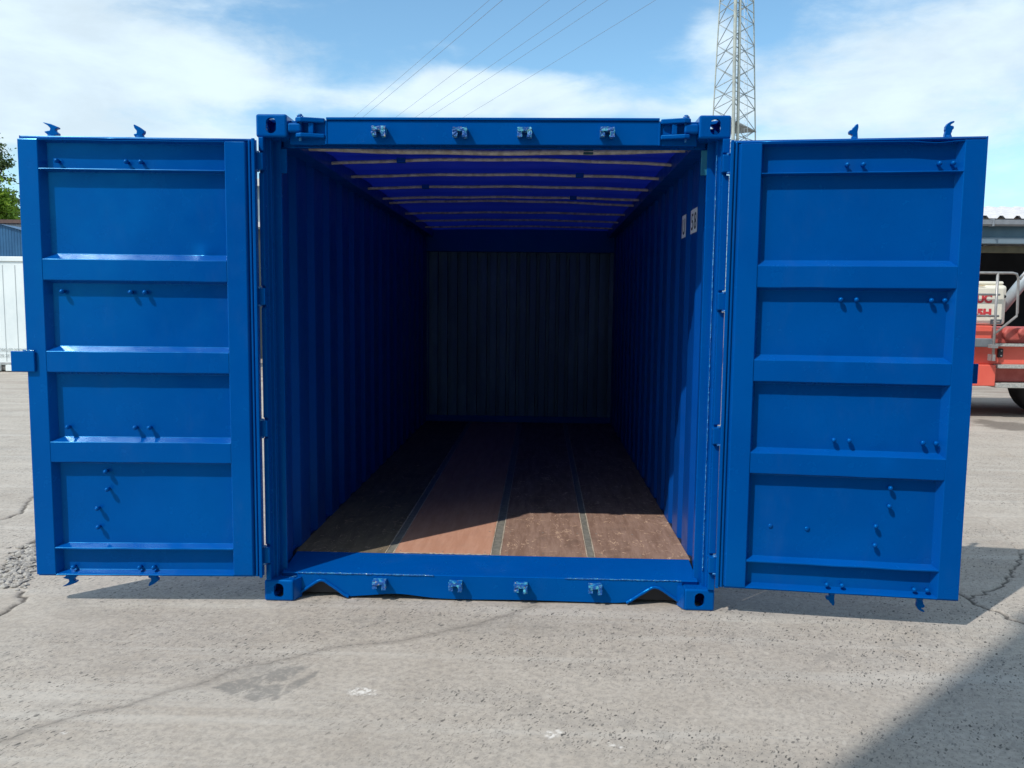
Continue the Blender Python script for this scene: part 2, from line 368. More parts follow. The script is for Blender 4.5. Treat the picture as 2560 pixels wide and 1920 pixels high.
# exposed aggregate: dark elongated flecks where the skin has worn off
rot = nn(nt, 'ShaderNodeVectorRotate'); rot.rotation_type = 'Z_AXIS'; rot.inputs['Angle'].default_value = .5; link(nt, p, rot.inputs['Vector'])
q = vmt(nt, 'MULTIPLY', rot.outputs[0], (1.0, .46, 1)).outputs[0]
dn = nt.nodes.new('ShaderNodeTexNoise'); link(nt, p, dn.inputs['Vector']); dn.inputs['Scale'].default_value = 40; dn.inputs['Detail'].default_value = 3
dv = vmt(nt, 'MULTIPLY', vmt(nt, 'SUBTRACT', dn.outputs['Color'], (.5, .5, .5)).outputs[0], (.022, .022, 0)).outputs[0]
qd = vmt(nt, 'ADD', q, dv).outputs[0]
def flecks(scale, lo, hi, sel):
    v = nn(nt, 'ShaderNodeTexVoronoi'); link(nt, qd, v.inputs['Vector']); v.inputs['Scale'].default_value = scale
    d = mth(nt, 'ADD', v.outputs['Distance'], mth(nt, 'MULTIPLY', mth(nt, 'SUBTRACT', fine, .5), .35))
    s = nn(nt, 'ShaderNodeSeparateColor'); link(nt, v.outputs['Color'], s.inputs[0])
    th = mth(nt, 'MULTIPLY', s.outputs[1], .26)
    f = rng(nt, mth(nt, 'SUBTRACT', mth(nt, 'ADD', th, .12), d), -.015, .03)
    return mth(nt, 'MULTIPLY', f, mth(nt, 'GREATER_THAN', s.outputs[0], sel)), s.outputs[2]
wear = rng(nt, noi(nt, vmt(nt, 'MULTIPLY', p, (.55, 1.5, 1)).outputs[0], 1.1, 5, .62), .36, .56)
f1, c1_ = flecks(70, 0, 0, .40); f2, c2_ = flecks(140, 0, 0, .20)
fl = mth(nt, 'MAXIMUM', f1, mth(nt, 'MULTIPLY', f2, .8))
fl = mth(nt, 'MULTIPLY', fl, mth(nt, 'ADD', mth(nt, 'MULTIPLY', wear, .90), .10))
ck = attr(nt, 'crack'); pt = attr(nt, 'patch'); wh = attr(nt, 'white'); rb = attr(nt, 'rubble')
fl = mth(nt, 'MULTIPLY', fl, mth(nt, 'SUBTRACT', 1.0, pt, clamp=True))
fcol = mix(nt, c1_, (.06, .057, .054), (.20, .185, .165))
trackn = noi(nt, vmt(nt, 'MULTIPLY', p, (.10, 2.6, 1)).outputs[0], 2.0, 6, .65)
base = mix(nt, rng(nt, trackn, .50, .66, 0, .38), base, (.56, .52, .465))
base = mix(nt, rng(nt, trackn, .30, .42, .30, 0), base, (.27, .25, .225))
base = mix(nt, mth(nt, 'MULTIPLY', fl, .90), base, fcol)
f3, c3_ = flecks(34, 0, 0, .90)
base = mix(nt, mth(nt, 'MULTIPLY', f3, .25), base, (.62, .57, .50))
pn = mth(nt, 'MULTIPLY', pt, rng(nt, noi(nt, p, 24, 8, .75), .36, .52, .30, 1), clamp=True)
base = mix(nt, mth(nt, 'MULTIPLY', pn, .62), base, (.165, .16, .15))
base = mix(nt, mth(nt, 'MULTIPLY', wh, rng(nt, noi(nt, p, 45, 4, .7), .42, .60)), base, (.72, .68, .63))
base = mix(nt, mth(nt, 'MULTIPLY', rb, rng(nt, fine, .4, .6, .2, .7)), base, (.30, .285, .26))
ckn = mth(nt, 'MULTIPLY', ck, rng(nt, noi(nt, p, 26, 5, .7), .25, .5, .6, 1.05))
base = mix(nt, rng(nt, ckn, .12, .95, 0, .9), base, (.075, .066, .058))
# tyre and water stains in the yard behind
# old spalled skin: mid-size flakes with crisp rims
flk = noi(nt, vmt(nt, 'MULTIPLY', qd, (1.0, 1.4, 1)).outputs[0], 7.5, 9, .74, .25)
base = mix(nt, mth(nt, 'MULTIPLY', rng(nt, flk, .555, .585, 0, .30), wear), base, (.24, .222, .20))
rim = mth(nt, 'SUBTRACT', 1.0, mth(nt, 'MULTIPLY', mth(nt, 'ABSOLUTE', mth(nt, 'SUBTRACT', flk, .56)), 95.0), clamp=True)
base = mix(nt, mth(nt, 'MULTIPLY', rim, .28), base, (.58, .53, .47))
stn = vmt(nt, 'MULTIPLY', vmt(nt, 'SUBTRACT', p, (6.95, 7.45, 0)).outputs[0], (1.6, 1.15, 1))
sl = vmt(nt, 'LENGTH', stn.outputs[0]).outputs['Value']
stm = rng(nt, mth(nt, 'ADD', sl, mth(nt, 'MULTIPLY', mth(nt, 'SUBTRACT', noi(nt, p, 3, 5, .7), .5), 1.1)), .45, .8, .7, 0)
base = mix(nt, stm, base, (.12, .105, .09))
sep = nn(nt, 'ShaderNodeSeparateXYZ'); link(nt, p, sep.inputs[0])
farr = rng(nt, sep.outputs[1], 9, 12, 0, 1)
trk = rng(nt, noi(nt, vmt(nt, 'MULTIPLY', p, (.25, 1.4, 1)).outputs[0], 1.4, 6, .65), .45, .62, 0, .75)
base = mix(nt, mth(nt, 'MULTIPLY', trk, farr), base, (.24, .19, .16))
link(nt, base, b.inputs['Base Color'])
h = mth(nt, 'ADD', mth(nt, 'MULTIPLY', noi(nt, p, 130, 3, .6), .22), mth(nt, 'MULTIPLY', noi(nt, p, 9, 6, .65), .8))
h = mth(nt, 'SUBTRACT', h, mth(nt, 'MULTIPLY', fl, .35))
h = mth(nt, 'ADD', h, mth(nt, 'MULTIPLY', mth(nt, 'MULTIPLY', noi(nt, p, 38, 4, .7), rb), 2.0))
h = mth(nt, 'SUBTRACT', h, mth(nt, 'MULTIPLY', ckn, .8))
bump(nt, b, h, .36, .004)

# loose rubble in the broken joint
g = MB()
rr = random.Random(11)
for i in range(420):
    t = rr.random(); cx = -2.72-.34*t+rr.gauss(0, .045); cy = .12+.72*t+rr.gauss(0, .05)
    s_ = rr.uniform(.006, .02)*(1 if rr.random() < .85 else 1.6)
    ic = bmesh.ops.create_icosphere(g.bm, subdivisions=1, radius=s_)
    an = rr.random()*6.28
    for v in ic['verts']:
        v.co = v.co*rr.uniform(.75, 1.2); x, y, z = v.co
        v.co = Vector((x*math.cos(an)*1.2-y*math.sin(an)*.8+cx, x*math.sin(an)*1.2+y*math.cos(an)*.8+cy, z*.6+s_*.1))
gr = g.build('gravel', simple('broken_concrete', (.42, .39, .35), (.28, .26, .235), 30, .9, bs=.5), recalc=False)
tag(gr, 'loose broken concrete rubble lying in the cracked joint by the left door', 'rubble', kind='stuff')

# ------------------------------------------------------------ THE OPEN TOP CONTAINER
BOX = thing('shipping_container', (0, 2.9, 0), 'bright blue open top shipping container with both end doors swung wide open', 'container')
def post(s):
    pr = [(1.204, .004), (1.180, .004), (1.180, .052), (1.158, .052), (1.158, .072), (1.168, .082), (1.168, .105), (1.122, .105), (1.122, .122), (1.135, .132), (1.135, .17), (1.200, .17), (1.200, .12)]
    o = MB().prism([(s*x, y) for x, y in pr], 'z', .115, 2.476).build('corner_post', PAINT, BOX, bevel=.004)
    return o
def casting(sx, y0, y1, z0, z1):
    x0, x1 = sx*1.057, sx*1.219
    o = MB().box(min(x0, x1), max(x0, x1), y0, y1, z0, z1).build('corner_casting', PAINT, BOX)
    bv = o.modifiers.new('bv', 'BEVEL'); bv.width = .012; bv.segments = 3
    dg = bpy.context.evaluated_depsgraph_get(); o.data = bpy.data.meshes.new_from_object(o.evaluated_get(dg)); o.modifiers.clear()
    cx, zc = sx*1.139, (z0+z1)/2
    hol = MB().box(min(x0, x1)+.026, max(x0, x1)-.026, y0+.022, y1-.022, z0+.016, z1-.016).build('c', DARKHOLE)
    def slot(w_, h_):
        return [(w_/2*math.cos(a) , (h_/2-w_/2)*(1 if math.sin(a) >= 0 else -1)+w_/2*math.sin(a)) for a in [k*math.pi/10+.0001 for k in range(20)]]
    sl = MB().prism([(cx+a, zc+b_) for a, b_ in slot(.054, .080)], 'y', y0-.02, y1+.02).build('c', PAINT)
    sd_ = MB().prism([((y0+y1)/2+a*1.2, zc+b_) for a, b_ in slot(.052, .078)], 'x', sx*1.15, sx*1.25).build('c', PAINT)
    zt = (z1-.03, z1+.02) if z0 > 1 else (z0-.02, z0+.03)
    tp = MB().prism([(cx+a*.95, (y0+y1)/2+b_) for a, b_ in slot(.06, .11)], 'z', *zt).build('c', PAINT)
    boolean(o, [hol, sl, sd_, tp])
    return o
for sx in (-1, 1):
    post(sx)
    for y0, y1 in ((0, .178), (5.88, 6.058)):
        casting(sx, y0, y1, 0, .118); casting(sx, y0, y1, 2.473, 2.591)
    MB().box(min(sx*1.13, sx*1.212), max(sx*1.13, sx*1.212), 5.88, 6.04, .12, 2.47).build('corner_post', PAINT, BOX, bevel=.004)
    a, b_ = sorted((sx*1.092, sx*1.156))
    MB().box(a, b_, .108, .120, 2.308, 2.436).build('gusset_plate', simple('bounce_lit_teal', (.010, .16, .27), (.02, .2, .3), 8, .5) if sx == 1 else PAINT, BOX, bevel=.003)  # right plate: teal light bounced off the ground is put into its colour
    a, b_ = sorted((sx*1.06, sx*1.215))
    MB().box(a, b_, .178, 5.88, 2.455, 2.560).build('top_rail', INNER, BOX, bevel=.004)
    a, b_ = sorted((sx*1.17, sx*1.216))
    MB().box(a, b_, .178, 5.88, .05, .18).build('bottom_rail', INNER, BOX, bevel=.004)
    # corrugated side wall
    ys, y = [(.165, 1.150), (.21, 1.150)], .21
    pts = [(.165, 1.150), (.30, 1.150)]; y = .30
    while y < 5.4:
        pts += [(y+.045, 1.188), (y+.125, 1.188), (y+.17, 1.150), (y+.36, 1.150)]; y += .36
    pts += [(5.86, 1.150)]
    wmb = MB(); A = []
    for z in (.160, 2.47): A.append([wmb.v((sx*x, yy, z)) for yy, x in pts])
    A2 = [[wmb.v((sx*(x+.003), yy, z)) for yy, x in pts] for z in (.160, 2.47)]
    for i in range(len(pts)-1):
        wmb.bm.faces.new((A[0][i], A[0][i+1], A[1][i+1], A[1][i])); wmb.bm.faces.new((A2[0][i], A2[1][i], A2[1][i+1], A2[0][i+1]))
    wmb.build('side_wall', INNER, BOX, bevel=.006)
# weld bead up the inner edge of the posts
def bead(p0, p1, r=.0045, n=90, par=None, seed=0):
    q = random.Random(seed); pts = []
    for i in range(n+1):
        t = i/n; pts.append((p0[0]+(p1[0]-p0[0])*t, p0[1]+(p1[1]-p0[1])*t+q.uniform(-.0018, .0018), p0[2]+(p1[2]-p0[2])*t+q.uniform(-.0015, .0015)))
    return MB().tube(pts, [r*q.uniform(.5, 1.35) for _ in pts], 7).build('weld_bead', WELD, par or BOX, smooth=True)
bead((-1.05, .067, .1405), (-.30, .067, .1405), .0042, 190, seed=1)
bead((.42, .067, .1405), (1.05, .067, .1405), .0036, 160, seed=11)
bead((1.160, .05, .2), (1.160, .05, 2.4), .003, 160, seed=2)
bead((-1.09, .04, .1195), (-1.06, .064, .1195), .004, 12, seed=4)
# rear wall and its header and sill
pts = [(-1.152, 5.84)]; x = -1.14
while x < 1.1:
    pts += [(x, 5.84), (x+.005, 5.905), (x+.041, 5.905), (x+.046, 5.84)]; x += .122
pts.append((1.152, 5.84))
wmb = MB()
A = [[wmb.v((xx, yy, z)) for xx, yy in pts] for z in (.17, 2.3)]
for i in range(len(pts)-1): wmb.bm.faces.new((A[0][i], A[0][i+1], A[1][i+1], A[1][i]))
o = wmb.build('rear_wall', GREYBLUE, BOX)
MB().box(-1.149, 1.149, 5.76, 5.90, 2.275, 2.56).build('rear_header', INNER, BOX, bevel=.005)
MB().box(-1.152, 1.152, 5.80, 5.838, .174, .25).build('kick_rail', INNER, BOX, bevel=.005)
# floor
MB().box(-1.195, 1.195, .348, 5.89, .10, .166).build('floor_frame', RUBBER, BOX)
for x0, x1, mt, lb in ((-1.149, -.624, BOARD_OLD, 'dark old plywood board along the left wall'), (-.570, -.008, BOARD_LIGHT, 'newer orange plywood board'), (.054, .553, BOARD_DARK, 'scratched brown plywood board'), (.605, 1.149, BOARD_DARK, 'scratched brown plywood board by the right wall')):
    o = MB().box(x0, x1, .351, 5.838, .150, .1745).build('floor_board', mt, BOX, bevel=.0015); o['label'] = lb
for x0, x1 in ((-.617, -.577), (-.001, .047), (.560, .598)):
    MB().box(x0, x1, .350, 5.838, .150, .1720).build('floor_strip', STRIP, BOX, bevel=.001)
    for a, b_ in ((x0-.0065, x0-.0005), (x1+.0005, x1+.0065)):
        sm = MB(); q = random.Random(int(a*1000)+5); n = 60
        # sealant squeezed out beside the strip
        P0 = [(a+q.uniform(-.0, .002), .352+i*.09, .1758) for i in range(n)]
        sm.tube([((p_[0]+b_)/2, p_[1], .1725) for p_ in P0], [.0042*q.uniform(.6, 1.4) for _ in P0], 6)
        sm.build('sealant_bead', SEAL, BOX, smooth=True)
nl = MB().lathe([(.006, 0), (.006, .0006), (.001, .0008)], 'z', (0, 0, 0), 8).build('floor_screw', STRIP, None)
first = True
for bx in (-1.11, -.89, -.66, -.54, -.29, -.04, .09, .30, .52, .64, .87, 1.11):
    for by in (.40, .84, 1.28):
        loc = Vector((bx, by, .1746))
        if first: nl.location = loc; adopt(nl, BOX); first = False
        else: inst(nl, 'floor_screw', loc, BOX)
bead((-.57, .349, .176), (-.01, .349, .176), .0035, 60, seed=8).data.materials[0] = SEAL
# door sill: tread plate and notched web, set back behind the corner castings
WY = .068
def wz(z): return max(.004, z-.026)
def wx(x): return (x-.27)*1.016+.27
sill = MB()
top = [(-1.056, .136), (1.056, .136)]
NL = [(-1.025, .052), (-.985, .080), (-.945, .108), (-.920, .124), (-.902, .129), (-.884, .125), (-.860, .108), (-.815, .078), (-.775, .048), (-.752, .037)]
NR = [(.748, .040), (.775, .056), (.815, .084), (.860, .114), (.882, .128), (.900, .131), (.920, .127), (.945, .113), (.985, .084), (1.045, .045)]
NL = [(wx(x), wz(z)) for x, z in NL]; NR = [(wx(x), wz(z)) for x, z in NR]
bot = [(1.056, NR[-1][1])]+NR[::-1]
xx = .70
while xx > -.73: bot.append((xx, wz(.037+.020*math.exp(-((xx+.50)/.16)**2)+.002*math.sin(xx*7)))); xx -= .04
bot += NL[::-1]+[(-1.056, NL[0][1]-.004)]
sill.prism(top+bot, 'y', WY, WY+.009)
sill.build('sill_web', PAINT, BOX, bevel=.002)
for N, sd_ in ((NL, 1), (NR, 2)):
    q = random.Random(sd_); P_ = []
    for (xa, za), (xb, zb) in zip(N[:-1], N[1:]):
        for k in range(6): t = k/6; P_.append((xa+(xb-xa)*t, WY-.006, za+(zb-za)*t-.001))
    P_.append((N[-1][0], WY-.006, N[-1][1]))
    MB().tube(P_, [.0085*q.uniform(.92, 1.1) for _ in P_], 9).build('notch_flange', PAINT, BOX, smooth=True)
    fm = MB()
    for (xa, za), (xb, zb) in zip(N[:-1], N[1:]):
        fm.quad((xa, WY+.0, za-.001), (xb, WY+.0, zb-.001), (xb, WY+.12, zb-.001), (xa, WY+.12, za-.001))
    fm.build('notch_flange', PAINT, BOX)
for sx in (-1, 1):
    MB().prism([(sx*1.0565, .004), (sx*1.030, WY-.001), (sx*1.0565, WY-.001)], 'z', .006, .117).build('casting_gusset', PAINT, BOX)
MB().prism([(WY-.001, .1365), (WY+.002, .1405), (WY+.010, .1425), (.347, .1735), (.347, .12), (.12, .11), (WY+.012, .11), (WY+.010, .1365)], 'x', -1.14, 1.14).build('threshold_plate', PAINT, BOX, bevel=.002)
MB().box(-1.05, 1.05, .10, 5.9, .02, .095).build('under_frame', RUBBER, BOX)
# header (swinging) with its hinge lugs
MB().box(-.862, .862, .044, .135, 2.446, 2.5685).build('door_header', PAINT, BOX, bevel=.004)
MB().box(-.862, .862, .036, .15, 2.569, 2.583).build('header_flange', PAINT, BOX, bevel=.003)
MB().box(-1.12, 1.12, .1355, .160, 2.444, 2.565).build('header_back', PAINT, BOX, bevel=.004)
for s in (-1, 1):
    f = lambda x, y, z, s=s: (s*x, y, z)
    MB(f).box(.869, 1.057, .054, .1345, 2.446, 2.568).build('hinge_recess', PAINT, BOX, bevel=.003)
    MB(f).box(.858, .868, .040, .134, 2.445, 2.5683).build('hinge_end_plate', PAINT, BOX, bevel=.002)
    for z0, z1 in ((2.552, 2.577), (2.475, 2.497)):
        MB(f).prism([(.869, .032), (.94, .012), (.985, .0), (1.010, .006), (1.020, .024), (1.012, .04), (.985, .0535), (.869, .0535)], 'z', z0, z1).build('hinge_lug', PAINT, BOX, bevel=.005)
    MB(f).box(.985, 1.060, .010, .060, 2.500, 2.5495).build('hinge_knuckle', PAINT, BOX, bevel=.012, seg=3)
    MB(f).box(.925, .950, .022, .0535, 2.4975, 2.5515).build('hinge_web', PAINT, BOX, bevel=.003)
    pn_ = MB(f).lathe([(.008, -.118), (.008, .0), (.017, .002), (.018, .010), (.012, .012), (.011, .018), (.004, .020)], 'z', (.995, .03, 2.577), 8).build('hinge_pin', WELD, BOX)
# cam keepers on header and sill
def keeper(x, z, seed):
    yb = .044 if z > 1 else .067
    if z < 1: x, z = (x-.27)*1.016+.27, z-.024
    else: z += .006
    q = random.Random(seed); k = MB(lambda a, b, c: (a, b+yb, c))
    k.box(x-.036, x+.036, -.050, -.001, z+.004, z+.024)
    k.box(x-.036, x-.013, -.046, -.001, z-.022, z+.004)
    k.box(x+.014, x+.036, -.050, -.001, z-.026, z+.004)
    bmesh.ops.remove_doubles(k.bm, verts=k.bm.verts, dist=.0001)
    bmesh.ops.subdivide_edges(k.bm, edges=k.bm.edges, cuts=3, use_grid_fill=True)
    for v in k.bm.verts:
        n_ = noise.noise_vector(v.co*70+Vector((seed, 0, 0)))*.0045
        if v.co.y < yb-.004: v.co += n_+noise.noise_vector(v.co*200)*.002
    return k.build('cam_keeper', WORN, BOX, smooth=False)
for i, (x, z) in enumerate(((-.581, 2.500), (-.161, 2.497), (.171, 2.497), (.593, 2.499), (-.58, .118), (-.17, .118), (.181, .117), (.578, .120))):
    keeper(x, z, i+1)
# hinges: lugs welded to the posts
HZ = (2.345, 1.652, .955, .265)
for s in (-1, 1):
    for z in HZ:
        f = lambda x, y, zz, s=s: (s*x, y, zz)
        MB(f).box(1.173, 1.226, -.036, .012, z-.044, z+.044).build('door_hinge', PAINT, BOX, bevel=.005)
        for dz in (-.047, .047):
            MB(f).lathe([(.013, -.005), (.015, 0), (.013, .005)], 'z', (1.208, -.026, z+dz), 10).build('hinge_collar', WELD, BOX)
    # the narrow vertical hinge guard bar, broken at each hinge
    zs = [2.472]+[v for z in HZ for v in (z+.055, z-.055)]+[.12]
    for i in range(0, len(zs), 2):
        f = lambda x, y, zz, s=s: (s*x, y, zz)
        MB(f).box(1.177, 1.203 if s < 0 else 1.214, -.012, .006, zs[i+1], zs[i]).build('guard_bar', PAINT, BOX, bevel=.004)

# roof bows and tarpaulin
BY = [.42, .92, 1.45, 2.0, 2.58, 2.93, 3.70, 4.38, 5.05]
for i, y in enumerate(BY):
    q = random.Random(i+20); pts = []
    arch = (-.020, .030, .022, .020, .018, .030, .020, .02, .02)[i]; skew = (.0, .0, .0, .0, .0, .05, 0, 0, 0)[i]
    for k in range(25):
        t = -1+2*k/24; pts.append((1.10*t, y+skew*t, 2.497+arch*(1-t*t)+.0018*math.sin(k*.9+i)))
    MB().tube(pts, .0135 if i else .019, 10, .8).build('roof_bow', BOW, BOX, smooth=True)
    if i in (1, 3, 2, 4, 0):
        for tx in ((-.62,) if i in (1, 3) else (.52,)):
            z_ = 2.497+arch*(1-(tx/1.10)**2)
            MB().box(tx-.028, tx+.028, y-.018, y+.018, z_-.0145, z_+.016).build('bow_sleeve', simple('green_sleeve', (.02, .09, .10), (.03, .12, .12), 20) if i == 0 else INNER, BOX, bevel=.003)
tm = MB(); nxx, nyy = 40, 150
grid = []
for j in range(nyy+1):
    y = .13+5.85*j/nyy; row = []
    near = min(abs(y-b_) for b_ in BY); between = min(1, near/.25)
    for i in range(nxx+1):
        x = -1.16+2.32*i/nxx
        z = 2.540+.018*(1-(x/1.16)**2)-.008*between+.004*noise.noise(Vector((x*3, y*2.5, 0)))
        row.append(tm.v((x, y, z)))
    grid.append(row)
for j in range(nyy):
    for i in range(nxx): tm.bm.faces.new((grid[j][i], grid[j][i+1], grid[j+1][i+1], grid[j+1][i]))
tm.build('tarpaulin', TARP, BOX, smooth=True)
# owner code seen on the right wall inside
pm = MB()
pm.box(1.1475, 1.1485, .472, .668, 2.052, 2.190); pm.build('code_panel', WHITE_INK, BOX)
pm = MB(); pm.box(1.1475, 1.1485, .832, .965, 2.052, 2.190); pm.build('code_panel', WHITE_INK, BOX)
MW = lambda y, z: Matrix(((0, 0, -1, 1.1472), (-1, 0, 0, y), (0, 1, 0, z), (0, 0, 0, 1)))
text_mesh('5', .135, MW(.650, 2.073), BLACK_INK, BOX, 'code_lettering', .0004, .001, 1.10)
text_mesh('8', .135, MW(.560, 2.073), BLACK_INK, BOX, 'code_lettering', .0004, .001, 1.08)
text_mesh('U', .135, MW(.945, 2.073), BLACK_INK, BOX, 'code_lettering', .0004, .001, .95)

# ------------------------------------------------------------ DOORS
def bolt_mesh():
    k = MB().lathe([(.0075, 0.0), (.0075, .016), (.0115, .018), (.0125, .024), (.011, .031), (.007, .036), (.001, .0372)], 'y', (0, 0, 0), 12)
    for v in k.bm.verts: v.co.y *= -1
    o = k.build('bolt', PAINT, None, smooth=True); return o
BOLT = bolt_mesh()
bm_ = MB().lathe([(.012, 0.0), (.012, .003), (.008, .006), (.001, .007)], 'y', (0, 0, 0), 12)
for v in bm_.bm.verts: v.co.y *= -1
RIVET = bm_.build('bolt', PAINT, None, smooth=True)
used_bolt = [False, False]
DENTS = {False: [(.27, 1.87, .045, -.010), (.75, .55, .16, .004), (.42, 1.50, .14, .004)], True: [(.60, .45, .14, .006), (.45, 1.55, .12, .005), (.55, 1.357, .03, .006), (.80, .88, .05, .005), (.7, 2.05, .2, .004)]}
def make_door(side, h, o_, bolts, rivets, cams, right):
    h3 = Vector((h[0], h[1], 0)); d = (Vector((o_[0], o_[1], 0))-h3).normalized()
    n = Vector((-d.y, d.x, 0));  n = -n if n.y > 0 else n
    f = lambda u, dep, z: tuple(h3+d*u-n*dep+Vector((0, 0, z)))     # dep > 0 goes away from the viewer's side
    rot = math.atan2(n.y, n.x)+math.pi/2
    # pressed panel: one profiled sheet, ridges and ledges included
    PD = .047
    prof = [(PD, .162), (PD-.004, .163), (PD, .200)] if 0 else []
    z_u = [(.0, .1635), (.0, .1665), (PD, .180),               # bottom channel lip
           (PD, .300-.001), (.0, .303), (.0, .312), (PD, .326),      # lower ledge
           (PD, .760), (.0, .774), (.0, .880), (PD, .902),
           (PD, 1.236), (.0, 1.250), (.0, 1.357), (PD, 1.3825),
           (PD, 1.711), (.0, 1.725), (.0, 1.832), (PD, 1.861),
           (PD, 2.2785), (.0, 2.285), (.0, 2.2905), (PD, 2.296),
           (PD, 2.425), (.0, 2.431), (.0, 2.436)]
    zz = [z_u[0]]
    for (da, za), (db, zb) in zip(z_u[:-1], z_u[1:]):
        n_ = int((zb-za)/.022) if da == db and zb-za > .06 else 1
        zz += [(da+(db-da)*k/max(1, n_), za+(zb-za)*k/max(1, n_)) for k in range(1, max(1, n_)+1)]
    z_u = zz
    pm = MB(f); nu = 56; rows = []
    u0, u1 = .1515, 1.0935
    q = random.Random(3 if right else 9)
    for dep, z in z_u:
        row = []
        for i in range(nu+1):
            t = i/nu
            # ridges start a little inside, with sloped ends that widen on the panel
            ua, ub = (u0, u1)
            u = ua+(ub-ua)*t
            P_ = Vector((u*2.1, z*1.7, 5 if right else 1)); wob = noise.noise(P_)*.0022+noise.noise(P_*2.7)*.0009
            dz = 0
            if dep < .02 and 0 < t < 1: dz = noise.noise(Vector((u*6, z*4, 2)))*.0022
            for (du, dz_, rr_, am) in DENTS[right]: wob += am*math.exp(-(((u-du)/rr_)**2+((z-dz_)/(rr_*.8))**2))
            dd = dep+(wob if 0 < t < 1 else 0)
            if right and z > 2.43: dz -= .010*math.exp(-((u-.97)/.09)**2)
            row.append(pm.v((u, max(dd, 0), z+dz)))
        rows.append(row)
    for j in range(len(rows)-1):
        for i in range(nu): pm.bm.faces.new((rows[j][i], rows[j][i+1], rows[j+1][i+1], rows[j+1][i]))
    for fc in pm.bm.faces: fc.smooth = True
    door = pm.build('door', PAINT, BOX, bevel=.0)
    door.data.set_sharp_from_angle(angle=R(28)) if hasattr(door.data, 'set_sharp_from_angle') else None
    door['label'] = 'open right hand door panel, swung slightly towards the front' if right else 'open left hand door panel folded out flat'
    bv = door.modifiers.new('bevel', 'BEVEL'); bv.width = .005; bv.segments = 3; bv.limit_method = 'ANGLE'; bv.angle_limit = R(25)
    # stiles: hollow sections with a sloped inner side
    MB(f).prism([(.049, 0), (.150, 0), (.168, PD+.002), (.168, PD+.006), (.040, PD+.006), (.040, .02)], 'z', .1645, 2.4355).build('door_stile', PAINT, door, bevel=.004)
    MB(f).prism([(1.095, 0), (1.195, 0), (1.197, .02), (1.197, PD+.006), (1.068, PD+.006), (1.070, PD+.002)], 'z', .1645, 2.4355).build('door_stile', PAINT, door, bevel=.004)
    # outer skin, perimeter lip and gasket
    MB(f).box(.003, 1.199, PD+.0065, PD+.0125, .149, 2.454).build('door_skin', PAINT, door)
    ga = MB(f)
    ga.box(.004, .044, .022, PD+.006, .152, 2.452); ga.box(.0, .016, .006, .0215, .150, 2.455); ga.box(.0235, .034, .010, .0215, .156, 2.446)
    ga.box(.0445, 1.196, .022, PD+.006, 2.4365, 2.449); ga.box(.018, 1.199, .034, PD+.0062, 2.4495, 2.457)
    ga.box(.0445, 1.196, .022, PD+.006, .151, .1635)
    ga.build('gasket_frame', PAINT, door, bevel=.003)
    if right: MB(f).box(1.1975, 1.206, .028, PD+.008, .150, 2.456).build('outer_flange', PAINT, door, bevel=.002)
    else: MB(f).box(1.1975, 1.200, .028, PD+.008, .150, 2.456).build('outer_flange', PAINT, door)
    for lst, src, k in ((bolts, BOLT, 0), (rivets, RIVET, 1)):
        for (u, z) in lst:
            loc = Vector(f(u, PD-.0005, z))
            if not used_bolt[k]:
                src.location = loc; src.rotation_euler = (0, 0, rot); adopt(src, door); used_bolt[k] = True
            else: inst(src, 'bolt', loc, door, rot)
    # lock rods on the far face with cams at both ends
    for (u, shp) in cams:
        rod = MB(f).tube([(u, .098, .125), (u, .098, 2.475)], .0165, 12).build('lock_rod', PAINT, door, smooth=True)
        for zz in (.35, .9, 1.35, 1.9, 2.25): MB(f).box(u-.045, u+.045, PD+.013, .118, zz-.03, zz+.03).build('rod_bracket', PAINT, door, bevel=.004)
        sc = .000285
        P1 = {'anvil': [(-120, 235), (-95, 238), (20, 212), (145, 160), (150, 135), (95, 118), (95, 90), (148, 48), (148, 18), (80, 8), (30, -60), (-20, -60), (-30, 12), (-95, 65), (-88, 80), (0, 98), (10, 135), (-35, 185)],
              'squeeze': [(-85, 215), (-70, 225), (20, 180), (105, 115), (98, 70), (65, 40), (92, 5), (75, -25), (40, -30), (30, -80), (-30, -80), (-45, -20), (-85, 35), (-80, 55), (-35, 68), (-30, 110), (-70, 160)],
              'hook': [(10, 240), (30, 250), (48, 235), (52, 190), (40, 110), (48, 20), (50, -70), (5, -70), (-12, 0), (-40, 22), (-38, 60), (-95, 80), (-102, 125), (-85, 142), (-50, 150), (-30, 195), (-8, 205)],
              'claw': [(65, 265), (85, 262), (84, 240), (40, 212), (22, 190), (55, 185), (82, 170), (78, 130), (55, 112), (58, 92), (40, 50), (70, -30), (-60, -30), (-58, 40), (-48, 90), (-55, 125), (-52, 175), (-20, 225), (20, 252)]}[shp]
        us = -1 if not right else 1
        wv_ = .010
        for ztop, flip in ((2.4675, 1), (.136, -1)):
            # polygon x runs to image right
            pr = [(u+us*px*sc*1.03, ztop+flip*pz*sc) for px, pz in P1]
            cm = MB(f).prism(pr, 'y', .086, .112); cm.build('lock_cam', PAINT, door, bevel=.003)
    return door, f
left_b = [(u, z) for z in (2.331, 1.667, .956, .199) for u in (.585, .659, 1.012)]+[(u, z) for z in (2.331, 1.667, .956) for u in (1.058,)][:0]+[(.822, .719), (.817, .623), (.874, .519), (.873, .418)]
right_b = [(u, z) for z in (2.329, 1.667, .956, .199) for u in (.563, .638, .990, 1.052)]+[(.849, .719), (.848, .626), (.788, .519), (.788, .42)]
dl, fL = make_door('l', (-1.205, -.07), (-2.39, -.13), left_b, [], [(1.075, 'anvil'), (.620, 'squeeze')], False)
dr, fR = make_door('r', (1.205, -.07), (2.385, -.20), right_b, [(.273, .489), (.457, .484)], [(.608, 'hook'), (1.045, 'claw')], True)
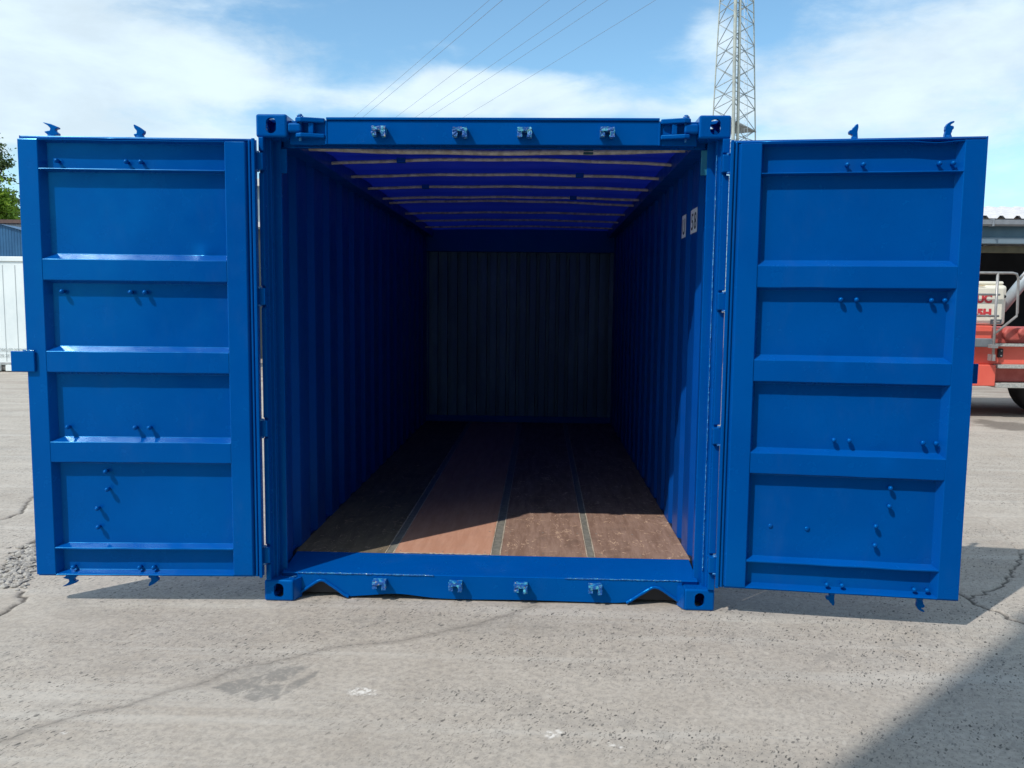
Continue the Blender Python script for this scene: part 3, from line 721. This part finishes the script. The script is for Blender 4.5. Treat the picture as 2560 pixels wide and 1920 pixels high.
MB(fL).box(1.148, 1.27, -.016, -.002, 1.250, 1.357).build('lock_block', PAINT, dl, bevel=.004)
MB(fL).box(1.203, 1.27, -.0015, .03, 1.252, 1.355).build('lock_block', PAINT, dl, bevel=.003)
MB(fR).box(1.16, 1.246, .07, .082, 1.256, 1.356).build('lock_block', PAINT, dr, bevel=.004)
bz = MB(fL); q = random.Random(4)
bz.tube([(1.15+.008*i, -.010+q.uniform(-.001, .001), 1.3595+q.uniform(0, .003)) for i in range(8)], [.004*q.uniform(.6, 1.3) for _ in range(8)], 6).build('weld_bead', WELD, dl, smooth=True)
# weld dots in the bottom channels
k = MB().lathe([(.001, -.008), (.0055, -.003), (.004, .004), (.001, .008)], 'x', (0, 0, 0), 6)
TACK = k.build('weld_tack', PAINT, None, smooth=True); first = True
for f, dd in ((fL, dl), (fR, dr)):
    for i in range(8):
        loc = Vector(f(.2+.118*i+.01*math.sin(i*3), .030, .1705))
        if first: TACK.location = loc; adopt(TACK, dd); first = False
        else: inst(TACK, 'weld_tack', loc, dd)
    MB(f).tube([(.03, .020, 2.444), (.3, .019, 2.4435), (.7, .0195, 2.4445), (1.19, .019, 2.444)], .0052, 8).build('top_gasket', WELD if 0 else PAINT, dd, smooth=True)

# ------------------------------------------------------------ BACKGROUND
WHITEP_ = simple('reefer_white', (.80, .84, .83), (.72, .77, .77), 1.5, .45, bs=.05)
GREYINK = simple('grey_marking', (.36, .40, .40), (.45, .48, .48), 30, .6)
rf = thing('reefer_container', (-11.4, 15.0, 0), 'white refrigerated container with grey forklift notice beyond the left door', 'container')
MB().box(-14.45, -8.4, 13.83, 16.2, .16, 2.50).build('body', WHITEP_, rf, bevel=.01)
MB().box(-14.46, -8.39, 13.80, 16.23, 2.50, 2.61).build('top_rail', WHITEP_, rf, bevel=.01)
br = MB(); x = -14.45
for a, b_ in ((-14.46, -13.2), (-12.85, -12.05+.0), (-11.92, -8.39)):
    br.box(a, b_, 13.80, 16.23, .02, .155)
br.build('bottom_rail', WHITEP_, rf, bevel=.008)
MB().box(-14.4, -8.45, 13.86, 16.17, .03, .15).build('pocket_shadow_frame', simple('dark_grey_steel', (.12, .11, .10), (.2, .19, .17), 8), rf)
sm = MB(); x = -14.2
while x < -8.5:
    sm.box(x, x+.012, 13.822, 13.829, .24, 2.42); x += .2865
sm.build('panel_seams', simple('seam_grey', (.52, .56, .56), (.6, .63, .63), 10), rf)
MB().box(-14.45, -8.4, 13.815, 13.829, .185, .215).build('rub_rail', simple('rail_grey', (.30, .31, .31), (.4, .4, .4), 10), rf)
MR = lambda x, z: Matrix(((1, 0, 0, x), (0, 0, -1, 13.818), (0, 1, 0, z), (0, 0, 0, 1)))
text_mesh('FORKLIFT POCKETS', .105, MR(-12.115, .468), GREYINK, rf, 'notice_lettering', .001, 0, .82)
text_mesh("FOR 20' UNLADEN", .105, MR(-12.115, .335), GREYINK, rf, 'notice_lettering', .001, 0, .82)

# blue gabled shed behind the reefer
bs = thing('blue_shed', (-25, 32, 0), 'dark blue corrugated shed with sloping roof behind the white container', 'shed')
BLUESHED = simple('blue_cladding', (.012, .085, .20), (.02, .11, .24), 2, .5)
def clad(mb, x0, x1, ztop, y, step=.25, dep=.03):
    x = x0
    while x < x1-.01:
        za, zb = ztop(x), ztop(x+step)
        a = [(x, y), (x+step*.35, y), (x+step*.5, y+dep), (x+step*.85, y+dep), (x+step, y)]
        for (xa, ya), (xb, yb) in zip(a[:-1], a[1:]):
            mb.quad((xa, ya, 0), (xb, yb, 0), (xb, yb, ztop(xb)), (xa, ya, ztop(xa)))
        x += step
zt = lambda x: 4.84 if x < -22.75 else 4.84-(x+22.75)*.27
cm = MB(); clad(cm, -33, -18, lambda x: zt(x), 30, .125, .012); cm.build('gable_wall', BLUESHED, bs)
MB().box(-33, -18, 30.1, 38, 0, 3.4).build('side_wall', BLUESHED, bs)
MB().quad((-33, 29.9, 4.86), (-22.75, 29.9, 4.86), (-22.75, 40, 4.86), (-33, 40, 4.86)).quad((-22.75, 29.9, 4.86), (-18, 29.9, 3.58), (-18, 40, 3.58), (-22.75, 40, 4.86)).build('roof', BLUESHED, bs)
bh = thing('brick_building', (-24, 41, 0), 'pale brick building with brown tiled roof edge behind the blue shed', 'building')
m, nt, b = mat('pale_brick', .8); bk = nn(nt, 'ShaderNodeTexBrick'); link(nt, vmt(nt, 'MULTIPLY', gpos(nt), (1, 1, 1)).outputs[0], bk.inputs['Vector'])
rt_ = nn(nt, 'ShaderNodeMapping'); rt_.inputs['Rotation'].default_value = (R(90), 0, 0); link(nt, gpos(nt), rt_.inputs['Vector']); link(nt, rt_.outputs[0], bk.inputs['Vector'])
bk.inputs['Color1'].default_value = (.52, .42, .36, 1); bk.inputs['Color2'].default_value = (.45, .36, .31, 1); bk.inputs['Mortar'].default_value = (.6, .58, .55, 1); bk.inputs['Scale'].default_value = 2.0
link(nt, bk.outputs[0], b.inputs['Base Color'])
MB().box(-38, -15, 38.9, 46, 0, 5.72).build('wall', m, bh)
MB().box(-38.3, -14.7, 38.6, 46.2, 5.73, 5.92).build('roof', simple('brown_roof', (.10, .055, .045), (.14, .08, .06), 3, .7), bh)

# trees
LEAF = {}
def leafmat(name, a, b_):
    m, nt, b = mat(name, .6, .3); oi = noi(nt, gpos(nt), 2.2, 4, .6)
    rp = nn(nt, 'ShaderNodeNewGeometry').outputs['Random Per Island']
    f = mth(nt, 'ADD', mth(nt, 'MULTIPLY', oi, .5), mth(nt, 'MULTIPLY', rp, .5))
    cb = mix(nt, rng(nt, f, .25, .75), a, b_); link(nt, cb, b.inputs['Base Color'])
    tr = nn(nt, 'ShaderNodeBsdfTranslucent'); link(nt, cb, tr.inputs[0]); mx = nn(nt, 'ShaderNodeMixShader'); mx.inputs[0].default_value = .3
    link(nt, b.outputs[0], mx.inputs[1]); link(nt, tr.outputs[0], mx.inputs[2]); link(nt, mx.outputs[0], nt.nodes['Material Output'].inputs[0]); return m
BARK = simple('bark', (.09, .07, .05), (.15, .12, .09), 8, .9)
LM1 = leafmat('lime_leaves', (.15, .25, .025), (.32, .46, .06)); LM2 = leafmat('olive_leaves', (.06, .10, .03), (.11, .16, .05))
def tree(x, y, h, rw, nclump, lm, label, seed, leaves=70, ls=.16, spread=1.0):
    t = thing('tree', (x, y, 0), label, 'tree', None); q = random.Random(seed)
    tk = MB(); tk.tube([(x, y, 0), (x+.1, y, h*.3), (x-.1, y+.1, h*.6), (x, y, h*.92)], [h*.03, h*.024, h*.014, h*.004], 8)
    cr = MB()
    for c in range(nclump):
        zz = q.uniform(.30, 1.0); lim = math.sin(max(.05, min(1, (1.06-zz)*1.25))*math.pi/2)
        a = q.random()*6.283; rad = rw*lim*math.sqrt(q.random())
        cx, cy, cz = x+math.cos(a)*rad, y+math.sin(a)*rad, h*zz
        if q.random() < .35: tk.tube([(x, y, cz-h*.16), ((x+cx)/2, (y+cy)/2, cz-h*.07), (cx, cy, cz)], [h*.010, h*.006, h*.002], 5)
        s = q.uniform(.35, .8)*spread
        for k in range(leaves):
            px, py, pz = cx+q.gauss(0, s*.5), cy+q.gauss(0, s*.5), cz+q.gauss(0, s*.42)
            u = Vector((q.gauss(0, 1), q.gauss(0, 1), q.gauss(0, .6))).normalized(); v = u.orthogonal().normalized(); v.rotate(Matrix.Rotation(q.random()*6.28, 3, u))
            L = ls*q.uniform(.6, 1.3); P_ = Vector((px, py, pz))
            cr.quad(P_-u*L, P_+v*L*.45, P_+u*L, P_-v*L*.45)
    tk.build('trunk', BARK, t, smooth=True); cr.build('crown', lm, t, recalc=False); return t
tree(-36.3, 48.5, 9.9, 3.6, 230, LM1, 'dense lime green leafy tree beyond the brick building', 5, 90, .17)
tree(-40.0, 55, 13.2, 3.6, 130, LM2, 'tall thin crowned tree with gaps of sky behind the lime green tree', 8, 46, .15, .9)

# long grey building glimpsed through the door gaps
GB = simple('grey_cladding', (.19, .26, .31), (.24, .31, .35), 3, .5)
wb = thing('long_shed', (-3, 22, 0), 'long grey blue clad shed straight behind the blue container', 'shed')
MB().box(-12, 5, 19.2, 27, 3.75, 5.0).build('upper_wall', GB, wb)
MB().box(-12.1, 5.1, 19.0, 19.15, 4.95, 5.15).build('gutter', simple('pale_gutter', (.55, .55, .52), (.65, .65, .62), 5), wb)
MB().box(-12, 5, 19.1, 19.19, 3.8, 3.95).build('door_track', simple('pale_track', (.5, .5, .5), (.6, .6, .6), 5), wb)
MB().box(-12, 5, 19.3, 27, 0, 3.74).build('doorway_shade', simple('shaded_doorway', (.02, .035, .045), (.03, .045, .055), 2), wb)  # dark solid standing in for the shade inside an open doorway

# open fronted shed on the right
sh = thing('open_shed', (15, 21, 0), 'open fronted steel shed with pale roof and grey gutter on the right', 'shed')
ROOFM = simple('fibre_cement_roof', (.58, .56, .56), (.50, .49, .50), 2.5, .8)
rm = MB(); x = 9.0
while x < 26:
    a = [(x, 0), (x+.20, 0), (x+.26, .07), (x+.34, .07), (x+.40, 0)]
    for (xa, za), (xb, zb) in zip(a[:-1], a[1:]):
        rm.quad((xa, 16.72, 3.93+za), (xb, 16.72, 3.93+zb), (xb, 20.4, 4.62+zb), (xa, 20.4, 4.62+za))
        rm.quad((xa, 20.4, 4.62+za), (xb, 20.4, 4.62+zb), (xb, 26, 3.9+zb), (xa, 26, 3.9+za))
    x += .40
rm.build('roof', ROOFM, sh)
gm = MB(); pts = [(16.74, 3.90), (16.74, 3.84), (16.70, 3.76), (16.62, 3.73), (16.54, 3.77), (16.52, 3.88), (16.54, 3.88), (16.56, 3.79), (16.62, 3.75), (16.69, 3.78), (16.72, 3.84), (16.72, 3.90)]
gm.prism(pts, 'x', 9, 26).build('gutter', simple('grey_gutter', (.24, .26, .29), (.3, .32, .35), 6, .4), sh)
km = MB(); x = 9.6
while x < 26: km.box(x, x+.03, 16.51, 16.73, 3.72, 3.90); x += .9
km.build('gutter_brackets', simple('bracket_grey', (.22, .24, .27), (.28, .3, .33), 6), sh)
MB().box(9, 26, 16.80, 16.95, 3.46, 3.92).build('fascia', simple('slate_blue_steel', (.055, .12, .17), (.075, .15, .20), 2.5, .5), sh)
MB().box(9, 26, 16.74, 16.98, 3.31, 3.46).build('eaves_beam', simple('grey_blue_beam', (.15, .21, .26), (.18, .24, .29), 2.5, .5), sh, bevel=.01)
MB().box(9, 26, 17.15, 17.35, 3.12, 3.28).build('timber_beam', simple('weathered_timber', (.12, .12, .085), (.17, .16, .11), 4, .8), sh)
DK = simple('shed_interior_shade', (.018, .02, .026), (.03, .032, .04), 1.5, .8)  # shade inside the open shed, put into the wall colour
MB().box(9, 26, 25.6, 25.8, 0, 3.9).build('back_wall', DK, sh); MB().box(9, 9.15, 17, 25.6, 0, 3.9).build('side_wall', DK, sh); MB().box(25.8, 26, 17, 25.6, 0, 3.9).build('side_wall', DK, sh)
for x in (9.1, 14.8, 20.3, 25.6): MB().box(x, x+.18, 17.0, 17.12, 0, 3.31).build('steel_column', GB, sh)
pk = thing('pyramid_roofed_tower', (10.07, 26.5, 0), 'grey pitched roof tip just showing above the right door', 'building')
MB().box(8.9, 11.25, 25.3, 27.7, 0, 6.45).build('wall', GB, pk)
tp = MB(); a = [(8.8, 25.2), (11.35, 25.2), (11.35, 27.8), (8.8, 27.8)]
for i in range(4): p0, p1 = a[i], a[(i+1) % 4]; tp.bm.faces.new([tp.v((*p0, 6.45)), tp.v((*p1, 6.45)), tp.v((10.16, 26.5, 7.80))])
tp.build('roof', simple('grey_slate', (.16, .18, .22), (.24, .26, .30), 4, .6), pk)

# ------------------------------------------------------------ red crane vehicle
CR = thing('mobile_crane', (9, 9.4, 0), 'red mobile crane with cream engine housing parked behind the right door', 'crane')
RED = simple('faded_red_paint', (.80, .125, .085), (.86, .16, .11), 2.5, .42, lo=.3, hi=.75); DRED = simple('dull_red_paint', (.42, .075, .06), (.52, .12, .10), 5, .6)
CREAM = simple('cream_paint', (.80, .76, .64), (.74, .70, .60), 2, .4, bs=.05); GALV = simple('galvanised_tube', (.36, .35, .34), (.28, .27, .27), 12, .4, metal=.3)
CHEQ = simple('chequer_plate', (.52, .52, .49), (.36, .37, .35), 40, .5, bs=.8, bd=.01); SLATE = simple('grey_step', (.15, .17, .19), (.2, .22, .24), 6)
TYRE = simple('tyre_rubber', (.012, .013, .016), (.02, .02, .024), 10, .8)
def cb(x0, x1, y0, y1, z0, z1, n, m_, bev=.012): return MB().box(x0, x1, 8.2+y0, 8.2+y1, z0, z1).build(n, m_, CR, bevel=bev)
cb(4.6, 13.5, .10, 2.35, .82, 1.10, 'chassis', RED)
cb(4.6, 13.5, .16, 2.3, .55, .815, 'under_frame', DRED)
cb(5.2, 7.128, .0, .9, .495, .817, 'outrigger_box', RED)
cb(5.2, 13.5, .06, 2.3, 1.142, 1.36, 'deck_side', DRED)
cb(5.2, 7.05, .03, 1.9, 1.20, 1.405, 'deck_plinth', RED)
cb(7.08, 13.5, -.02, 2.3, 1.098, 1.140, 'deck_edge', CHEQ, .004)
cb(5.2, 7.03, -.06, .4, 1.085, 1.215, 'step_box', SLATE)
cb(7.14, 13.5, -.02, .14, .768, .822, 'upper_walkway', CHEQ, .004); cb(7.135, 13.5, -.04, .55, .475, .542, 'lower_walkway', CHEQ, .006)
cb(7.18, 7.19+.065, .06, .10, .925, 1.06, 'lamp_bracket', RUBBER)
for z in (.955, 1.03): MB().lathe([(.012, 0), (.012, .012), (.001, .014)], 'y', (7.218, 8.245, z), 8).build('lamp_bolt', GALV, CR)
# housing
cb(4.8, 7.255, .12, 1.5, 1.415, 1.99, 'engine_housing', CREAM, .03)
cb(4.8, 7.345, .22, 1.45, 1.412, 2.02, 'housing_corner', CREAM, .05)
cb(4.8, 7.30, .25, 1.5, 2.022, 2.075, 'housing_lid', CREAM, .02)
MB().box(6.4, 6.95, 8.315, 8.40, 2.000, 2.008).build('lid_trim', simple('ochre_trim', (.55, .36, .12), (.6, .42, .18), 8), CR)
MB().lathe([(.022, 0), (.022, .012), (.001, .014)], 'y', (7.30, 8.405, 1.845), 12).build('housing_latch', RUBBER, CR)
cb(7.06, 7.225, .11, .125, 1.425, 1.50, 'handle_recess', SLATE, .004); cb(7.095, 7.19, .10, .115, 1.455, 1.478, 'handle', CREAM, .002)
MC = lambda x, z: Matrix(((1, 0, 0, x), (0, 0, -1, 8.316), (0, 1, 0, z), (0, 0, 0, 1)))
RINK = simple('red_lettering', (.62, .05, .06), (.55, .05, .06), 20, .5)
text_mesh('TRUC', .175, MC(6.630, 1.752), RINK, CR, 'housing_lettering', .001, .009, .94)
text_mesh('5H', .150, MC(6.855, 1.548), RINK, CR, 'housing_lettering', .001, .009, 1.15)
dm = MB(); dm.lathe([(.02, -1.2), (.30, -1.18), (.33, -1.0), (.33, 0), (.30, .10), (.22, .14), (.02, .15)], 'x', (6.93, 9.5, 2.07), 20)
dm.build('exhaust_drum', simple('brown_grey_cover', (.20, .17, .16), (.28, .24, .22), 3, .7), CR, smooth=True)
rl = MB(); ry = 8.08; rr_ = .019
rl.tube([(5.4, ry, 2.183), (7.21, ry, 2.185), (7.27, ry, 2.17), (7.295, ry, 2.12), (7.302, ry, 1.95), (7.315, ry, 1.60), (7.31, ry, 1.555), (7.02, ry, 1.30)], rr_, 8)
rl.tube([(6.995, ry, 2.185), (7.0, ry, 1.5), (7.005, ry, .89)], rr_*1.05, 8)
rl.tube([(5.4, ry, 1.868), (7.045, ry, 1.866)], rr_*.85, 8); rl.tube([(5.4, ry, 1.553), (7.05, ry, 1.551)], rr_*.85, 8)
for x in (5.4, 6.25): rl.tube([(x, ry, 2.185), (x, ry, .9)], rr_, 8)
rl.build('hand_rail', GALV, CR, smooth=True)
MB().tube([(7.32, ry, 2.09), (7.37, ry, 2.18), (7.49, ry, 2.235), (7.7, ry, 2.25), (8.5, ry, 2.25)], .016, 8).build('hand_rail', GALV, CR, smooth=True)
cb(6.95, 7.05, -.16, -.06, 1.075, 1.13, 'rail_clamp', GALV, .004)
MB().box(6.99, 7.03, 8.06, 8.20, .885, .98).build('rail_foot', GALV, CR)
MB().tube([(7.44, 8.75, 1.66), (8.15, 8.75, 2.62)], .085, 16).tube([(8.15, 8.75, 2.62), (9.4, 8.75, 4.0)], .07, 14).build('hydraulic_cylinder', simple('grey_cylinder', (.30, .35, .38), (.38, .42, .45), 5, .4), CR, smooth=True)
hk = MB()
hk.prism([(7.20, 1.30), (7.24, 1.21), (7.30, 1.185), (7.44, 1.19), (7.49, 1.25), (7.50, 1.34), (7.44, 1.385), (7.25, 1.38)], 'y', 8.18, 8.42)
hk.prism([(7.37, 1.30), (7.41, 1.26), (7.62, 1.25), (7.70, 1.33), (7.60, 1.39), (7.40, 1.37)], 'y', 8.10, 8.17)
hk.build('slew_motor', DRED, CR, bevel=.03, seg=3)
MB().prism([(9.4, 1.95), (9.4, 2.35), (13.0, 2.75), (13.1, 2.45)], 'y', 9.55, 9.95).build('boom', RED, CR, bevel=.02)
MB().prism([(8.6, 1.98), (8.6, 2.22), (9.4, 2.31), (9.4, 2.05)], 'y', 9.62, 9.88).build('boom_section', CREAM, CR, bevel=.01)
for x in (8.24, 9.6, 11.6, 13.0):
    wh_ = MB().lathe([(.25, .0), (.42, .0), (.50, .05), (.52, .12), (.52, .30), (.50, .36), (.25, .38)], 'y', (x, 8.62, .52), 26).build('wheel', TYRE, CR, smooth=True)
    MB().lathe([(.24, .0), (.24, .06), (.10, .10), (.08, .0), (.001, -.02)], 'y', (x, 8.63, .52), 18).build('rim', RED, wh_, smooth=True)
MB().box(4.9, 6.6, 8.5, 10.2, .25, .50).build('fuel_tank', RUBBER, CR)
cab = MB().prism([(11.4, 1.38), (11.4, 2.70), (11.6, 2.92), (12.8, 2.92), (13.25, 2.2), (13.3, 1.38)], 'y', 8.35, 9.35).build('cab', RED, CR, bevel=.05)
GLS = simple('cab_glass', (.02, .03, .04), (.03, .045, .055), 3, .08, bs=0)
MB().prism([(11.55, 2.10), (11.55, 2.66), (11.68, 2.80), (12.25, 2.80), (12.25, 2.10)], 'y', 8.338, 8.349).build('window', GLS, cab)
MB().prism([(12.35, 2.10), (12.35, 2.80), (12.72, 2.80), (13.08, 2.22), (13.08, 2.10)], 'y', 8.338, 8.349).build('window', GLS, cab)
MB().box(9.2, 11.2, 8.6, 10.3, 1.38, 1.95).build('turntable_housing', DRED, CR, bevel=.08)

# ------------------------------------------------------------ lattice mast
TW = thing('lattice_mast', (14.4, 60, 0), 'tall galvanised lattice radio mast with ladder rising behind the container', 'mast')
MAST = simple('mast_steel', (.44, .46, .41), (.34, .36, .33), 2, .5); MDK = simple('mast_brace_steel', (.25, .29, .31), (.33, .36, .36), 2, .5); MWH = simple('ladder_white', (.8, .82, .82), (.7, .72, .72), 2, .5)
Dm = 64.25; cy0 = -4.2538
def legs(z):
    k = (z-1.6155)/Dm           # slope seen from the yard
    xl = .2011+(k-.235)*.0255; xr = .2505-(k-.235)*.0500; xm = .2249-(k-.235)*.0184
    L = Vector((.2689+xl*66.2, cy0+66.2, z)); Rr = Vector((.2689+xr*66.2, cy0+66.2, z)); M = Vector((.2689+xm*63.6, cy0+63.6, z)); return L, Rr, M
Z0, Z1 = 0.0, 40.0
for i, nm in enumerate(('leg', 'leg', 'leg')):
    r_ = .055 if i < 2 else .13
    MB().tube([legs(z)[i] for z in (Z0, 10, 20, 30, Z1)], r_, 8).build('mast_leg', MAST, TW, smooth=True)
for (i, j, nm) in ((0, 2, 'a'), (2, 1, 'b'), (0, 1, 'c')):
    bm2 = MB(); z = 1.0; c = 0
    while z < Z1-2:
        za, zb = z, z+1.62
        A, B = legs(za), legs(zb); Mi = legs((za+zb)/2)
        bm2.tube([A[i], B[j]], .034, 5); bm2.tube([A[j], B[i]], .034, 5)
        if c % 2 == 0 and nm != 'c': bm2.tube([Mi[i], Mi[j]], .034, 5)
        z = zb; c += 1
    bm2.build('brace_face', MDK, TW)
lm_ = MB(); z = 0
def lad(mb, base, w_, r_, z0, z1, step):
    a = [base(z)-Vector((w_/2, 0, 0)) for z in (z0, (z0+z1)/2, z1)]; b_ = [base(z)+Vector((w_/2, 0, 0)) for z in (z0, (z0+z1)/2, z1)]
    mb.tube(a, r_, 5); mb.tube(b_, r_, 5); z = z0
    while z < z1: p_ = base(z); mb.tube([p_-Vector((w_/2, 0, 0)), p_+Vector((w_/2, 0, 0))], r_*.7, 4); z += step
    return mb
lad(MB(), lambda z: legs(z)[2].lerp(legs(z)[1], .56)+Vector((-.0, .0, 0)), .26, .017, 2, 38, .3).build('ladder', MWH, TW)
lad(MB(), lambda z: legs(z)[2]+Vector((.22, .35, 0)), .22, .017, 2, 38, .32).build('ladder', MDK, TW)
MB().tube([legs(z)[2]+Vector((.42, .3, 0)) for z in (2, 20, 38)], .11, 8).build('cable_run', MAST, TW, smooth=True)
def plat(z):
    L, Rr, M = legs(z); pm_ = MB()
    a = M+Vector((-.15, .1, .25)); b_ = Rr+Vector((.05, 0, .0)); c_ = M+Vector((-.1, .6, -.55))
    pm_.bm.faces.new([pm_.v(a), pm_.v(b_), pm_.v(c_)]); pm_.bm.faces.new([pm_.v(a+Vector((0, 0, .12))), pm_.v(b_+Vector((0, 0, .06))), pm_.v(c_+Vector((0, 0, .10)))])
    for t in (.2, .4, .6, .8): pm_.tube([a.lerp(b_, t), c_.lerp(b_, t)], .04, 5)
    pm_.tube([a, b_, c_, a], .06, 6)
    pm_.build('platform', simple('platform_mesh', (.22, .22, .21), (.34, .33, .31), 12, .7), TW)
plat(15.5)

# ------------------------------------------------------------ overhead wires
WIRE = simple('aluminium_wire', (.16, .18, .22), (.2, .22, .26), 2, .6)
WP = [((-3.49, 52.2), (-19.94, 85.09)), ((-2.62, 52.21), (-18.93, 85.08)), ((.53, 52.22), (-15.31, 85.04)), ((2.97, 52.24), (-13.16, 85.01)), ((4.41, 52.24), (-11.65, 84.99)), ((7.58, 52.26), (-7.91, 84.95))]
WL = ['leftmost of the six overhead wires crossing the sky', 'second overhead wire from the left, close beside the leftmost one', 'third overhead wire from the left, with a wide gap on its left', 'fourth overhead wire from the left, third from the mast side', 'fifth overhead wire from the left, close beside the fourth', 'rightmost overhead wire, nearest the lattice mast']
for i, (a, b_) in enumerate(WP):
    a = Vector((*a, 22)); b_ = Vector((*b_, 22)); d = b_-a; pts = []
    for k in range(33):
        t = -2.2+6.2*k/32; p_ = a+d*t; p_.z += .10*((t-.5)**2-.25); pts.append(p_)
    o = MB().tube(pts, .012 if i != 1 else .015, 5).build('overhead_wire', WIRE, None, smooth=True)
    tag(o, WL[i], 'wire', 'overhead power wires crossing the sky')

# ------------------------------------------------------------ the warehouse behind the viewer that shades the yard corner
WH = thing('warehouse', (8, -14, 0), 'tall grey clad warehouse behind the viewer shading the yard corner', 'warehouse')
wc = MB(); clad(wc, -4.15, 19.85, lambda x: 11.6, -6.72, .4, .05); wc.build('front_wall', GB, WH)
MB().box(-4.15, 20, -22, -6.85, 0, 11.55).build('wall', GB, WH)
MB().box(-4.17, 20.1, -22.1, -6.66, 11.55, 11.75).build('roof', ROOFM, WH)
for x in (-1.5, 6, 13): MB().box(x, x+4.2, -6.70, -6.60, .02, 4.6).build('roller_door', simple('roller_door_paint', (.42, .42, .4), (.5, .5, .48), 2, .5), WH)
for x in (-2.5, 2, 6.5, 11, 15.5): MB().box(x, x+2.4, -6.70, -6.62, 7.2, 8.6).build('window', simple('window_glass', (.03, .04, .05), (.05, .06, .07), 2, .1), WH)
